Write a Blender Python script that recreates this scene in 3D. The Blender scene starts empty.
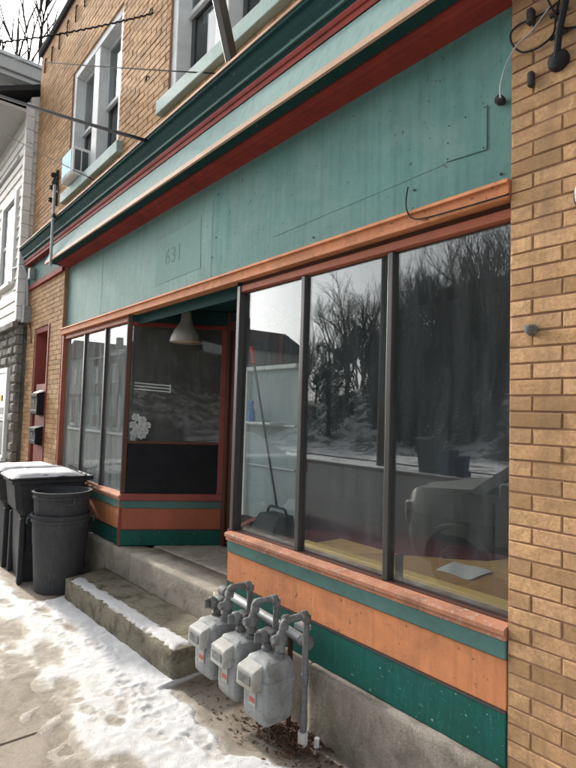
import bpy, bmesh, math, random
from mathutils import Vector, Matrix, noise
random.seed(7)
scene = bpy.context.scene
col = scene.collection
R_ = math.radians

# ------------------------------------------------------------------ camera
FPX = 540.0                                   # focal length in pixels of the 576x768 photograph
YAW, PITCH, ROLL = R_(39.2), R_(3.1), R_(1.65)
CAM = Vector((0, -2.03, 1.70))
_F0 = Vector((-math.cos(YAW), math.sin(YAW), 0)); _R0 = Vector((math.sin(YAW), math.cos(YAW), 0)); _U0 = Vector((0, 0, 1))
CF = math.cos(PITCH)*_F0 + math.sin(PITCH)*_U0
_U1 = math.cos(PITCH)*_U0 - math.sin(PITCH)*_F0
CR = math.cos(ROLL)*_R0 + math.sin(ROLL)*_U1
CU = math.cos(ROLL)*_U1 - math.sin(ROLL)*_R0
cd = bpy.data.cameras.new('camera'); cam = bpy.data.objects.new('camera', cd); col.objects.link(cam)
cd.sensor_fit = 'VERTICAL'; cd.sensor_height = 24; cd.lens = FPX/768*24
cd.clip_start = 0.05; cd.clip_end = 2000
cam.matrix_world = Matrix(((CR.x, CU.x, -CF.x, CAM.x), (CR.y, CU.y, -CF.y, CAM.y), (CR.z, CU.z, -CF.z, CAM.z), (0, 0, 0, 1)))
scene.camera = cam

# ------------------------------------------------------------------ sky, sun, exposure
SUN_EL, SUN_AZ = R_(24), R_(5.5)                # travels towards +x and slightly into the shop front
w = bpy.data.worlds.new('World'); scene.world = w; w.use_nodes = True
nt = w.node_tree; nt.nodes.clear()
sky = nt.nodes.new('ShaderNodeTexSky'); sky.sky_type = 'NISHITA'; sky.sun_disc = False
sky.sun_elevation = SUN_EL; sky.sun_rotation = R_(270) - SUN_AZ
sky.dust_density = 4; sky.air_density = 1.0; sky.ozone_density = 1.0
bw = nt.nodes.new('ShaderNodeRGBToBW'); mx = nt.nodes.new('ShaderNodeMixRGB'); mx.inputs[0].default_value = 0.86
bg = nt.nodes.new('ShaderNodeBackground'); bg.inputs[1].default_value = 0.15
wo = nt.nodes.new('ShaderNodeOutputWorld')
nt.links.new(sky.outputs[0], bw.inputs[0]); nt.links.new(sky.outputs[0], mx.inputs[1]); nt.links.new(bw.outputs[0], mx.inputs[2])
nt.links.new(mx.outputs[0], bg.inputs[0]); nt.links.new(bg.outputs[0], wo.inputs[0])
sl = bpy.data.lights.new('sun', 'SUN'); sl.energy = 2.0; sl.angle = R_(2.5); sl.color = (1.0, 0.93, 0.82)
so = bpy.data.objects.new('sun', sl); col.objects.link(so)
sd = Vector((math.cos(SUN_EL)*math.cos(SUN_AZ), math.cos(SUN_EL)*math.sin(SUN_AZ), -math.sin(SUN_EL)))
so.rotation_euler = sd.to_track_quat('-Z', 'Y').to_euler(); so.location = (-20, -4, 12)
scene.view_settings.view_transform = 'Standard'; scene.view_settings.look = 'None'
scene.view_settings.exposure = 1.74; scene.view_settings.gamma = 1.0; scene.view_settings.use_curve_mapping = False
scene.render.engine = 'CYCLES'

# ------------------------------------------------------------------ helpers
def ray(x, y): return (x-288)/FPX*CR - (y-384)/FPX*CU + CF
def onY(x, y, Y=0.0):
    d = ray(x, y); return CAM + d*((Y-CAM.y)/d.y)
def onZ(x, y, Z=0.0):
    d = ray(x, y); return CAM + d*((Z-CAM.z)/d.z)
def project(p):
    d = Vector(p)-CAM; k = d.dot(CF)
    return (288+FPX*d.dot(CR)/k, 384-FPX*d.dot(CU)/k, k)

class N:
    """tiny node-graph helper"""
    def __init__(s, name):
        s.m = bpy.data.materials.new(name); s.m.use_nodes = True; s.t = s.m.node_tree; s.t.nodes.clear()
        s.out = s.n('ShaderNodeOutputMaterial'); s.tc = s.n('ShaderNodeTexCoord'); s.geo = s.n('ShaderNodeNewGeometry')
    def n(s, k, **kw):
        x = s.t.nodes.new(k)
        for a, b in kw.items(): setattr(x, a, b)
        return x
    def l(s, a, b): s.t.links.new(a, b)
    def noise(s, scale, detail=4, rough=.6, vec=None, dist=0):
        x = s.n('ShaderNodeTexNoise'); x.inputs['Scale'].default_value = scale; x.inputs['Detail'].default_value = detail
        x.inputs['Roughness'].default_value = rough; x.inputs['Distortion'].default_value = dist
        s.l(vec or s.geo.outputs['Position'], x.inputs['Vector']); return x.outputs['Fac']
    def ramp(s, fac, p0, p1, c0=(0, 0, 0, 1), c1=(1, 1, 1, 1)):
        x = s.n('ShaderNodeValToRGB'); x.color_ramp.elements[0].position = p0; x.color_ramp.elements[1].position = p1
        x.color_ramp.elements[0].color = c0; x.color_ramp.elements[1].color = c1; s.l(fac, x.inputs[0]); return x.outputs[0]
    def mix(s, fac, a, b, mode='MIX'):
        x = s.n('ShaderNodeMixRGB', blend_type=mode)
        for i, v in ((0, fac), (1, a), (2, b)):
            if hasattr(v, 'links') or hasattr(v, 'is_linked'): s.l(v, x.inputs[i])
            elif isinstance(v, (int, float)): x.inputs[i].default_value = v
            else: x.inputs[i].default_value = (*v[:3], 1)
        return x.outputs[0]
    def math(s, op, a, b=0.0):
        x = s.n('ShaderNodeMath', operation=op)
        for i, v in ((0, a), (1, b)):
            if isinstance(v, (int, float)): x.inputs[i].default_value = v
            else: s.l(v, x.inputs[i])
        return x.outputs[0]
    def scaled(s, sx, sy, sz):
        x = s.n('ShaderNodeMapping'); x.inputs['Scale'].default_value = (sx, sy, sz); s.l(s.geo.outputs['Position'], x.inputs[0]); return x.outputs[0]
    def finish(s, colr, rough=.6, bump=None, bstr=.3, bdist=.01, metal=0.0, spec=.4):
        b = s.n('ShaderNodeBsdfPrincipled')
        for nm, v in (('Base Color', colr), ('Roughness', rough), ('Metallic', metal), ('Specular IOR Level', spec)):
            i = b.inputs[nm]
            if hasattr(v, 'is_linked'): s.l(v, i)
            elif isinstance(v, (int, float)): i.default_value = v
            else: i.default_value = (*v[:3], 1)
        if bump is not None:
            bp = s.n('ShaderNodeBump'); bp.inputs['Strength'].default_value = bstr; bp.inputs['Distance'].default_value = bdist
            s.l(bump, bp.inputs['Height']); s.l(bp.outputs[0], b.inputs['Normal'])
        s.l(b.outputs[0], s.out.inputs[0]); return s.m

MATS = {}
def mul(c, k): return tuple(min(1, x*k) for x in c)
def plain(name, c, rough=.6, var=.18, scale=9, bump=.15, bdist=.004, metal=0.0, spec=.18, dirt=None, dirt_amt=.35, chips=None, chip_scale=14, chip_at=.68, streak=False, rnd=0.0, speck=0.0, scuff=None):
    """weathered surface: large tonal drift, fine grain, optional dirt blotches, paint chips and vertical streaks"""
    s = N(name)
    big = s.noise(scale*.25, 5, .65); fine = s.noise(scale*6, 4, .7)
    c1 = s.mix(s.ramp(big, .3, .72), mul(c, 1-var), mul(c, 1+var))
    c1 = s.mix(s.math('MULTIPLY', s.ramp(fine, .35, .75), .35), c1, mul(c, 1-var*1.4))
    if streak:
        st = s.noise(1, 4, .65, vec=s.scaled(22, 22, 1.4)); c1 = s.mix(s.math('MULTIPLY', s.ramp(st, .46, .66), .40), c1, mul(c, .55))
    if dirt:
        d = s.noise(scale*.7, 6, .7, dist=.6); c1 = s.mix(s.math('MULTIPLY', s.ramp(d, .46, .64), dirt_amt), c1, dirt)
    if chips:
        k = s.noise(chip_scale, 6, .7, dist=.4); c1 = s.mix(s.ramp(k, chip_at, chip_at+.02), c1, chips)
    if speck:
        sp = s.noise(150, 3, .8); c1 = s.mix(s.math('MULTIPLY', s.ramp(sp, .44, .62), speck), c1, mul(c, .42)); sp2 = s.noise(95, 3, .8); c1 = s.mix(s.math('MULTIPLY', s.ramp(sp2, .56, .68), speck*.7), c1, mul(c, 1.55))
    if scuff:
        sc = s.noise(1, 5, .75, vec=s.scaled(60, 60, 7), dist=1.5); c1 = s.mix(s.math('MULTIPLY', s.ramp(sc, .55, .64), .5), c1, scuff)
    if rnd:
        oi = s.n('ShaderNodeObjectInfo'); c1 = s.mix(s.math('MULTIPLY', oi.outputs['Random'], rnd), c1, mul(c, .45))
    r = s.math('ADD', s.math('MULTIPLY', fine, .25), rough-.06)
    MATS[name] = s.finish(c1, r, fine if bump else None, bump, bdist, metal, spec); return MATS[name]

class MB:
    def __init__(s): s.v = []; s.f = []
    def add(s, vs, fs):
        o = len(s.v); s.v += [tuple(v) for v in vs]; s.f += [tuple(i+o for i in f) for f in fs]; return s
    def box(s, x0, y0, z0, x1, y1, z1):
        return s.add([(x0, y0, z0), (x1, y0, z0), (x1, y1, z0), (x0, y1, z0), (x0, y0, z1), (x1, y0, z1), (x1, y1, z1), (x0, y1, z1)],
                     [(0, 3, 2, 1), (4, 5, 6, 7), (0, 1, 5, 4), (1, 2, 6, 5), (2, 3, 7, 6), (3, 0, 4, 7)])
    def quadbox(s, base, top):          # two matching polygons -> closed solid
        n = len(base)
        return s.add(list(base)+list(top), [tuple(reversed(range(n))), tuple(range(n, 2*n))]+[(i, (i+1) % n, n+(i+1) % n, n+i) for i in range(n)])
    def prism_x(s, prof, x0, x1):       # (y,z) polygon swept along x
        return s.quadbox([(x0, y, z) for y, z in prof], [(x1, y, z) for y, z in prof])
    def tube(s, pts, r, n=8, caps=True):
        pts = [Vector(p) for p in pts]; rings = []
        rs = r if isinstance(r, (list, tuple)) else [r]*len(pts)
        up = None
        for i, p in enumerate(pts):
            d = (pts[min(i+1, len(pts)-1)]-pts[max(i-1, 0)])
            if d.length < 1e-9: d = Vector((0, 0, 1))
            d.normalize()
            if up is None: up = d.orthogonal().normalized()
            up = (up-d*up.dot(d))
            up = up.normalized() if up.length > 1e-6 else d.orthogonal().normalized()
            b = d.cross(up)
            rings.append([p+(up*math.cos(2*math.pi*k/n)+b*math.sin(2*math.pi*k/n))*rs[i] for k in range(n)])
        o = len(s.v)
        for rg in rings: s.v += [tuple(q) for q in rg]
        for i in range(len(pts)-1):
            for k in range(n):
                a = o+i*n+k; b2 = o+i*n+(k+1) % n; s.f.append((a, b2, b2+n, a+n))
        if caps:
            s.f.append(tuple(reversed(range(o, o+n)))); s.f.append(tuple(range(o+(len(pts)-1)*n, o+len(pts)*n)))
        return s
    def lathe(s, prof, c=(0, 0, 0), n=20, axis='z'):
        o = len(s.v)
        for r, z in prof:
            for k in range(n):
                a = 2*math.pi*k/n; p = (r*math.cos(a), r*math.sin(a), z)
                if axis == 'y': p = (p[0], p[2], p[1])
                if axis == 'x': p = (p[2], p[0], p[1])
                s.v.append((p[0]+c[0], p[1]+c[1], p[2]+c[2]))
        for i in range(len(prof)-1):
            for k in range(n):
                a = o+i*n+k; b = o+i*n+(k+1) % n; s.f.append((a, b, b+n, a+n))
        s.f.append(tuple(reversed(range(o, o+n)))); s.f.append(tuple(range(o+(len(prof)-1)*n, o+len(prof)*n)))
        return s
    def mesh(s, name, mat):
        me = bpy.data.meshes.new(name); me.from_pydata(s.v, [], s.f)
        bm = bmesh.new(); bm.from_mesh(me); bmesh.ops.recalc_face_normals(bm, faces=bm.faces); bm.to_mesh(me); bm.free()
        if mat: me.materials.append(MATS[mat] if isinstance(mat, str) else mat)
        return me
    def obj(s, name, mat, parent=None, bevel=0, smooth=False, seg=2, auto=35):
        o = bpy.data.objects.new(name, s.mesh(name, mat)); col.objects.link(o)
        if parent: put(o, parent)
        if bevel:
            b = o.modifiers.new('bevel', 'BEVEL'); b.width = bevel; b.segments = seg; b.limit_method = 'ANGLE'; b.angle_limit = R_(40)
        if smooth:
            for p in o.data.polygons: p.use_smooth = True
            if auto:
                bm = bmesh.new(); bm.from_mesh(o.data)
                for e in bm.edges:
                    if len(e.link_faces) == 2 and e.calc_face_angle(0) > R_(auto): e.smooth = False
                bm.to_mesh(o.data); bm.free()
        return o
def world_loc(p):
    m = Matrix.Identity(4)
    while p:
        m = p.matrix_basis @ m if not p.parent else p.matrix_parent_inverse @ p.matrix_basis @ m
        p = p.parent
    return m
def put(o, parent):
    o.parent = parent; o.matrix_parent_inverse = world_loc(parent).inverted()
def tag(o, label, cat, group=None, kind=None):
    if label: o['label'] = label
    if cat: o['category'] = cat
    if group: o['group'] = group
    if kind: o['kind'] = kind
    return o
def thing(name, label, cat, loc=(0, 0, 0), group=None):
    o = bpy.data.objects.new(name, None); o.empty_display_size = .1; o.location = loc; col.objects.link(o)
    return tag(o, label, cat, group)
def struct(o): o['kind'] = 'structure'; return o
def stuff(o): o['kind'] = 'stuff'; return o
def copy_tree(o, parent=None):
    c = o.copy(); col.objects.link(c); c.parent = parent
    for ch in list(o.children): copy_tree(ch, c)
    return c
def arc(p, a, b, n=5):      # quadratic bend a-p-b
    a, p, b = Vector(a), Vector(p), Vector(b)
    return [a*(1-t)**2+p*2*t*(1-t)+b*t*t for t in [i/n for i in range(n+1)]]
def sag(a, b, drop, n=14):
    a, b = Vector(a), Vector(b)
    return [a.lerp(b, i/n)-Vector((0, 0, drop*4*(i/n)*(1-i/n))) for i in range(n+1)]
def fillet(pts, r, n=4):
    pts = [Vector(p) for p in pts]; out = [pts[0]]
    for i in range(1, len(pts)-1):
        a = (pts[i-1]-pts[i]).normalized(); b = (pts[i+1]-pts[i]).normalized()
        out += arc(pts[i], pts[i]+a*r, pts[i]+b*r, n)
    return out+[pts[-1]]

# ------------------------------------------------------------------ materials
plain('teal_board', (.120, .268, .245), .6, .20, 4, .15, dirt=(.20, .30, .28), dirt_amt=.45, chips=(.07, .10, .095), chip_scale=26, chip_at=.64, streak=True)
plain('teal_pale', (.175, .315, .288), .6, .16, 4, .15, dirt=(.13, .235, .215), dirt_amt=.5, chips=(.10, .14, .13), chip_scale=26, chip_at=.635, streak=True)  # paler, greyer teal for the left sheets of the sign board
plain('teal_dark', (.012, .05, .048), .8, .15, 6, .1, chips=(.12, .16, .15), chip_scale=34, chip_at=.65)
plain('teal_mid', (.075, .16, .145), .7, .15, 6, .1, dirt=(.05, .08, .07))
plain('teal_light', (.165, .27, .26), .7, .10, 5, .1, dirt=(.2, .28, .26), streak=True)
plain('maroon', (.25, .040, .030), .7, .15, 6, .1, dirt=(.08, .02, .02))
plain('orange', (.60, .240, .108), .65, .14, 5, .2, dirt=(.33, .145, .075), dirt_amt=.6, chips=(.17, .08, .05), chip_scale=26, chip_at=.625, streak=True, scuff=(.42, .19, .10))
plain('orange_worn', (.48, .215, .13), .75, .2, 7, .3, dirt=(.22, .115, .08), dirt_amt=.8, chips=(.40, .30, .24), chip_scale=38, chip_at=.575)
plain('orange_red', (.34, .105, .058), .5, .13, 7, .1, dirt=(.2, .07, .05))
plain('green', (.010, .098, .080), .6, .18, 6, .15, dirt=(.012, .055, .045), chips=(.45, .48, .45), chip_scale=38, chip_at=.652, streak=True, scuff=(.03, .15, .125))
plain('pale_lip', (.50, .32, .22), .6, .1, 8, .1, dirt=(.3, .22, .17))
plain('brown_frame', (.10, .045, .032), .5, .15, 8, .1)
plain('bronze', (.045, .043, .041), .38, .15, 8, .05, spec=.5)
plain('red_wood', (.27, .075, .058), .55, .14, 6, .1, dirt=(.13, .04, .035))
plain('concrete', (.33, .295, .25), .9, .2, 7, .7, .006, dirt=(.14, .13, .10), dirt_amt=.8, speck=.55, streak=True)
plain('concrete_pale', (.42, .38, .32), .9, .2, 7, .7, .006, dirt=(.20, .18, .145), dirt_amt=.7, speck=.5)
plain('concrete_mossy', (.24, .215, .165), .92, .25, 9, .8, .01, dirt=(.055, .058, .030), dirt_amt=.9, speck=.6)
plain('slab', (.285, .245, .20), .8, .16, 6, .5, .004, dirt=(.14, .11, .08), dirt_amt=.75, speck=.4)
plain('asphalt', (.085, .083, .08), .85, .2, 5, .5, .005, dirt=(.10, .098, .095), dirt_amt=.5)
plain('mortar', (.32, .19, .125), .95, .2, 20, .6, .004)
plain('window_grey', (.66, .68, .68), .5, .08, 6, .05, dirt=(.36, .38, .38))
plain('sill_teal', (.30, .42, .40), .55, .1, 6, .1, dirt=(.13, .2, .19))
plain('sash_dark', (.09, .10, .105), .45, .1, 6, .05)
plain('black_plastic', (.030, .032, .036), .6, .15, 10, .15, dirt=(.05, .05, .05), dirt_amt=.45, scuff=(.09, .09, .09))
plain('grey_plastic', (.055, .058, .064), .6, .12, 10, .15, dirt=(.085, .085, .085), dirt_amt=.5, scuff=(.13, .13, .13))
plain('meter_grey', (.30, .318, .322), .55, .14, 12, .2, dirt=(.16, .155, .14), dirt_amt=.7, chips=(.14, .09, .06), chip_scale=40, chip_at=.635, streak=True)
plain('meter_pale', (.40, .405, .39), .5, .10, 14, .12, dirt=(.30, .27, .21), dirt_amt=.75)
plain('pipe_grey', (.20, .213, .22), .55, .2, 16, .25, dirt=(.09, .075, .06), dirt_amt=.7, chips=(.12, .065, .04), chip_scale=45, chip_at=.62)
plain('galvanised', (.40, .42, .43), .45, .14, 14, .1, metal=.35, dirt=(.24, .23, .22))
plain('pvc_white', (.72, .70, .66), .45, .06, 10, .05)
plain('rust', (.10, .055, .035), .85, .3, 20, .4)
plain('black_cable', (.02, .02, .021), .6, .15, 10, .05)
plain('iron', (.045, .04, .04), .7, .2, 15, .2)
plain('white_siding', (.74, .72, .66), .55, .05, 4, .06, dirt=(.45, .44, .41), dirt_amt=.35)
plain('white_paint', (.76, .76, .74), .5, .06, 5, .05, dirt=(.5, .5, .48))
plain('soffit_grey', (.5, .5, .48), .6, .08, 5, .05)
plain('stone_grey', (.27, .255, .225), .95, .22, 8, .9, .02, dirt=(.085, .085, .08), dirt_amt=.75, rnd=.5)
plain('roof_dark', (.045, .045, .05), .85, .2, 8, .3)
plain('wood_yellow', (.85, .58, .20), .55, .10, 7, .1, dirt=(.45, .27, .1))
plain('kraft', (.80, .47, .17), .8, .10, 5, .25, .01, dirt=(.3, .19, .09))
plain('cardboard', (.56, .30, .11), .8, .14, 5, .25, .01, dirt=(.36, .19, .07))
plain('carpet_red', (.17, .022, .03), .95, .18, 20, .5, .006)
plain('paper', (.78, .77, .72), .7, .04, 6, .05)
plain('interior_wall', (.22, .23, .22), .8, .2, 3, .05)
plain('interior_floor', (.16, .12, .09), .6, .2, 4, .1)
plain('panel_white', (.78, .82, .78), .5, .05, 4, .04)
plain('panel_sage', (.34, .42, .42), .6, .1, 4, .05, dirt=(.18, .22, .21))
plain('matte_black', (.012, .013, .016), .75, .2, 6, .06, dirt=(.03, .03, .03))
plain('blue_plastic', (.03, .22, .55), .4, .08, 8, .03)
plain('film_blue', (.30, .60, .68), .5, .08, 8, .03)
plain('red_plastic', (.65, .05, .03), .4, .08, 8, .03)
plain('lamp_grey', (.36, .34, .30), .45, .10, 10, .08, metal=.2)
plain('lamp_inside', (.45, .34, .2), .5, .06, 8, .05)
plain('rose_white', (.86, .85, .84), .7, .03, 10, .05)
plain('tag_red', (.42, .13, .10), .6, .06, 8, .03)
plain('bark', (.065, .055, .047), .95, .25, 8, .6, .02)
plain('bark_pale', (.14, .125, .11), .95, .2, 8, .6, .02)
plain('evergreen', (.022, .036, .022), .8, .3, 5, 0)
plain('leaf_brown', (.13, .07, .045), .85, .35, 30, .2, rnd=.4)
plain('car_silver', (.25, .255, .23), .25, .04, 4, .02, metal=.1, spec=.7)
plain('car_dark', (.018, .02, .026), .28, .05, 4, .02, metal=.3, spec=.6)
plain('rubber', (.012, .012, .012), .85, .15, 20, .2)
plain('chrome', (.5, .5, .5), .2, .05, 8, 0, metal=.9)
plain('lens', (.55, .56, .55), .15, .05, 8, 0, spec=.7)
plain('bin_blue', (.014, .025, .07), .5, .1, 8, .05)
plain('house_white', (.60, .60, .57), .6, .06, 3, .05)
plain('house_grey', (.36, .38, .38), .6, .06, 3, .05)
plain('house_brick', (.20, .085, .06), .85, .15, 6, .2)
plain('roof_red', (.16, .06, .045), .85, .15, 6, .3)
plain('pole_wood', (.10, .075, .055), .9, .2, 6, .3)
plain('label_pale', (.19, .325, .298), .7, .1, 8, .05)
plain('number_paint', (.135, .23, .21), .7, .2, 30, .05)

def brick_material():
    s = N('brick')
    oi = s.n('ShaderNodeObjectInfo')
    rnd = s.math('FRACT', s.math('ADD', s.math('MULTIPLY', oi.outputs['Random'], 7.31), s.geo.outputs['Random Per Island']))
    cr = s.n('ShaderNodeValToRGB'); s.l(rnd, cr.inputs[0])
    e = cr.color_ramp.elements; e[0].position = 0; e[0].color = (0.349, 0.206, 0.101, 1); e[1].position = 1; e[1].color = (0.667, 0.409, 0.213, 1)
    for p, c in ((.15, (0.510, 0.307, 0.151, 1)), (.35, (0.604, 0.365, 0.181, 1)), (.5, (0.440, 0.266, 0.136, 1)), (.65, (0.706, 0.434, 0.218, 1)), (.8, (0.531, 0.314, 0.162, 1)), (.92, (0.653, 0.402, 0.216, 1))):
        k = cr.color_ramp.elements.new(p); k.color = c
    big = s.noise(1.3, 5, .6); fine = s.noise(70, 5, .75); mid = s.noise(14, 5, .7, dist=.5)
    c = s.mix(s.math('MULTIPLY', s.ramp(mid, .42, .62), .5), cr.outputs[0], (.27, .165, .08))
    c = s.mix(s.math('MULTIPLY', s.ramp(fine, .46, .66), .5), c, (.22, .13, .07))
    c = s.mix(s.math('MULTIPLY', s.ramp(big, .45, .7), .3), c, (.30, .19, .10))
    st = s.noise(1, 4, .65, vec=s.scaled(9, 9, 1.1)); c = s.mix(s.math('MULTIPLY', s.ramp(st, .48, .66), .4), c, (.19, .125, .075))
    MATS['brick'] = s.finish(c, .85, fine, .5, .004, 0, .25)
brick_material()

def snow_material():
    s = N('snow')
    a = s.n('ShaderNodeAttribute', attribute_name='thick')
    grain = s.noise(160, 4, .7); mid = s.noise(16, 6, .72); lum = s.noise(5, 5, .7, dist=.5)
    t = s.math('ADD', a.outputs['Fac'], s.math('MULTIPLY', s.math('SUBTRACT', mid, .5), .55))
    cr = s.n('ShaderNodeValToRGB'); s.l(t, cr.inputs[0]); e = cr.color_ramp.elements
    e[0].position = 0; e[0].color = (.25, .215, .175, 1); e[1].position = .80; e[1].color = (.56, .565, .58, 1)
    k = e.new(.16); k.color = (.31, .275, .23, 1); k = e.new(.40); k.color = (.50, .49, .47, 1)
    c = s.mix(s.math('MULTIPLY', s.ramp(lum, .48, .75), .35), cr.outputs[0], (.50, .475, .44))
    h = s.math('ADD', s.math('MULTIPLY', grain, .4), mid)
    MATS['snow'] = s.finish(c, .75, h, .7, .014, 0, .25)
snow_material()

def glass_material(name, boost, tint, dirt=.05, dirtcol=(.34, .37, .37)):
    s = N(name)
    dt = s.n('ShaderNodeVectorMath', operation='DOT_PRODUCT'); s.l(s.geo.outputs['Normal'], dt.inputs[0]); s.l(s.geo.outputs['Incoming'], dt.inputs[1])
    sch = s.math('ADD', s.math('MULTIPLY', s.math('POWER', s.math('SUBTRACT', 1.0, s.math('ABSOLUTE', dt.outputs['Value'])), 5.0), .957), .043)   # Schlick, alike for both faces of the sheet
    fac = s.n('ShaderNodeMath', operation='MULTIPLY', use_clamp=True); s.l(sch, fac.inputs[0]); fac.inputs[1].default_value = boost
    tr = s.n('ShaderNodeBsdfTransparent'); tr.inputs[0].default_value = (*tint, 1)
    gl = s.n('ShaderNodeBsdfGlossy'); gl.inputs['Roughness'].default_value = 0.012; gl.inputs['Color'].default_value = (.95, .97, .97, 1)
    wob = s.noise(1.7, 2, .5); bp = s.n('ShaderNodeBump'); bp.inputs['Strength'].default_value = .02; bp.inputs['Distance'].default_value = .02
    s.l(wob, bp.inputs['Height']); s.l(bp.outputs[0], gl.inputs['Normal'])
    m = s.n('ShaderNodeMixShader'); s.l(fac.outputs[0], m.inputs[0]); s.l(tr.outputs[0], m.inputs[1]); s.l(gl.outputs[0], m.inputs[2])
    df = s.n('ShaderNodeBsdfDiffuse'); df.inputs[0].default_value = (*dirtcol, 1)
    st = s.noise(1, 5, .7, vec=s.scaled(13, 13, 1.6)); sp = s.noise(40, 4, .7)
    d = s.math('ADD', s.math('MULTIPLY', s.ramp(st, .38, .8), dirt*1.6), s.math('MULTIPLY', s.ramp(sp, .62, .8), dirt*.8)); d = s.math('ADD', d, dirt*.5)
    m2 = s.n('ShaderNodeMixShader'); s.l(d, m2.inputs[0]); s.l(m.outputs[0], m2.inputs[1]); s.l(df.outputs[0], m2.inputs[2])
    s.l(m2.outputs[0], s.out.inputs[0]); MATS[name] = s.m
glass_material('shop_glass', 2.0, (.97, .985, .985), .040, (.35, .42, .45))
glass_material('side_glass', .4, (.95, .97, .97), .062, (.38, .365, .34))
glass_material('shop_glass_dusty', .62, (.9, .94, .94), .20, (.42, .46, .45))
glass_material('house_glass', 1.1, (.7, .73, .74), .02)
glass_material('car_glass', 1.4, (.12, .14, .14), .006)

def hill_mat():
    s = N('hill_snow'); nz = s.noise(.9, 6, .72, dist=.8)
    yy = s.n('ShaderNodeSeparateXYZ'); s.l(s.geo.outputs['Position'], yy.inputs[0])
    k = s.math('ADD', nz, s.math('MULTIPLY', s.ramp(s.math('DIVIDE', s.math('ADD', s.math('MULTIPLY', yy.outputs[1], -1), -15), 14), 0, 1), .17))
    c = s.mix(s.ramp(k, .52, .62), (.72, .73, .75), (.060, .052, .040))
    MATS['hill_snow'] = s.finish(c, .9, nz, .4, .05)
hill_mat()

# ------------------------------------------------------------------ ground, pavements, road, hillside
def hill(x, y):
    d = max(0.0, -13.2-y)
    h = .02+.055*min(d, 4)+max(0, d-4)*.42
    if d > 30: h = .02+.22+26*.42+(d-30)*.04
    k = max(0.0, min(1.0, (-25.5-x)/3.0))            # the street of houses to the west lies lower
    h *= 1-.72*k
    return h+(noise.noise(Vector((x*.16, y*.16, 1.3)))*.9+noise.noise(Vector((x*.5, y*.5, 4.3)))*.25)*min(1, d/6)
g = MB().box(-500, -500, -.6, 500, 500, -.20); struct(g.obj('ground', 'asphalt'))
struct(MB().box(-120, -11.45, -.19, 90, -2.68, -.13).obj('road', 'asphalt'))
cb = struct(MB().box(-120, -2.68, -.19, 90, -2.52, -.005).obj('kerb', 'concrete', bevel=.02))
struct(MB().box(-120, -11.60, -.19, 90, -11.45, -.01).obj('far_kerb', 'concrete', bevel=.02))
struct(MB().box(-120, -13.3, -.19, 90, -11.60, -.02).obj('far_sidewalk', 'hill_snow'))
sw = struct(MB().box(-14, -2.52, -.19, 12, .6, -.03).obj('sidewalk', 'mortar'))
xs = [-14, -10.9, -9.4, -7.9, -6.4, -4.78, -3.05, -1.5, 0.1, 1.7, 3.3, 4.9, 6.5, 12]
for i in range(len(xs)-1):
    for (y0, y1) in ((-2.52, .3),):
        dz = random.uniform(-.004, .003); skew = .05 if i < 7 else 0
        b = MB().quadbox([(xs[i]+.006, y0+.006, -.03), (xs[i+1]-.006, y0+.006, -.03), (xs[i+1]-.006, y1-.006, -.03), (xs[i]+.006, y1-.006, -.03)],
                         [(xs[i]+.006, y0+.006, dz), (xs[i+1]-.006, y0+.006, dz), (xs[i+1]-.006, y1-.006, dz), (xs[i]+.006, y1-.006, dz)])
        b.obj('paving_slab', 'slab', sw, bevel=.006)
# hillside across the street
m = MB(); NX, NY = 110, 44
gx = [-75+i*(150/NX) for i in range(NX+1)]; gy = [-13.3-(j/NY)**1.5*75 for j in range(NY+1)]
for y in gy:
    for x in gx: m.v.append((x, y, hill(x, y)))
for j in range(NY):
    for i in range(NX):
        a = j*(NX+1)+i; m.f.append((a, a+1, a+NX+2, a+NX+1))
struct(m.obj('hillside', 'hill_snow', smooth=True, auto=0))

# ------------------------------------------------------------------ the shop building
bld = thing('storefront_building', 'yellow brick building with teal, maroon and orange shop front', 'building', (-4.5, .2, 0))
XL, XR = -8.69, 2.2                 # ends of the facade
PX0, PX1 = -6.97, -1.103            # shop opening between the brick piers
C, L = .0626, .216
holes = [(-7.05, -5.40, 4.43, 6.0), (-4.27, -2.62, 4.43, 6.0), (-1.49, .16, 4.43, 6.0), (-8.25, -7.52, -1, 2.80), (PX0, PX1, -1, 4.0)]
# mortar core behind the bricks
m = MB()
def core(x0, x1, z0, z1): m.box(x0, .0050, z0, x1, .28, z1)
core(XL, -8.25, -.1, 4.0); core(-7.52, PX0, -.1, 4.0); core(-8.25, -7.52, 2.80, 4.0); core(PX1, XR, -.1, 4.0)
core(XL, XR, 4.0, 4.43); core(XL, XR, 6.0, 7.06)
for a, b in ((XL, -7.05), (-5.40, -4.27), (-2.62, -1.49), (.16, XR)): core(a, b, 4.43, 6.0)
core(PX0, PX1, 3.5, 4.0)
wall = m.obj('brick_wall', 'mortar', bld)
bricks = []
k0 = int((-0.1-2.295)/C)-1
for k in range(k0, int((7.05-2.295)/C)+1):
    z0, z1 = 2.295+k*C, 2.295+(k+1)*C
    off = -1.009 if k % 2 else -.897-.0
    n0 = int((XL-off)/L)-1
    for n in range(n0, int((XR-off)/L)+2):
        segs = [(max(XL, off+n*L), min(XR, off+(n+1)*L))]
        for (hx0, hx1, hz0, hz1) in holes:
            if z0 < hz1-.02 and z1 > hz0+.02:
                new = []
                for a, b in segs:
                    if b <= hx0 or a >= hx1: new.append((a, b)); continue
                    if a < hx0: new.append((a, hx0))
                    if b > hx1: new.append((hx1, b))
                segs = new
        for a, b in segs:
            if b-a > .03 and z1 < 7.05: bricks.append((a, b, z0, z1))
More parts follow.
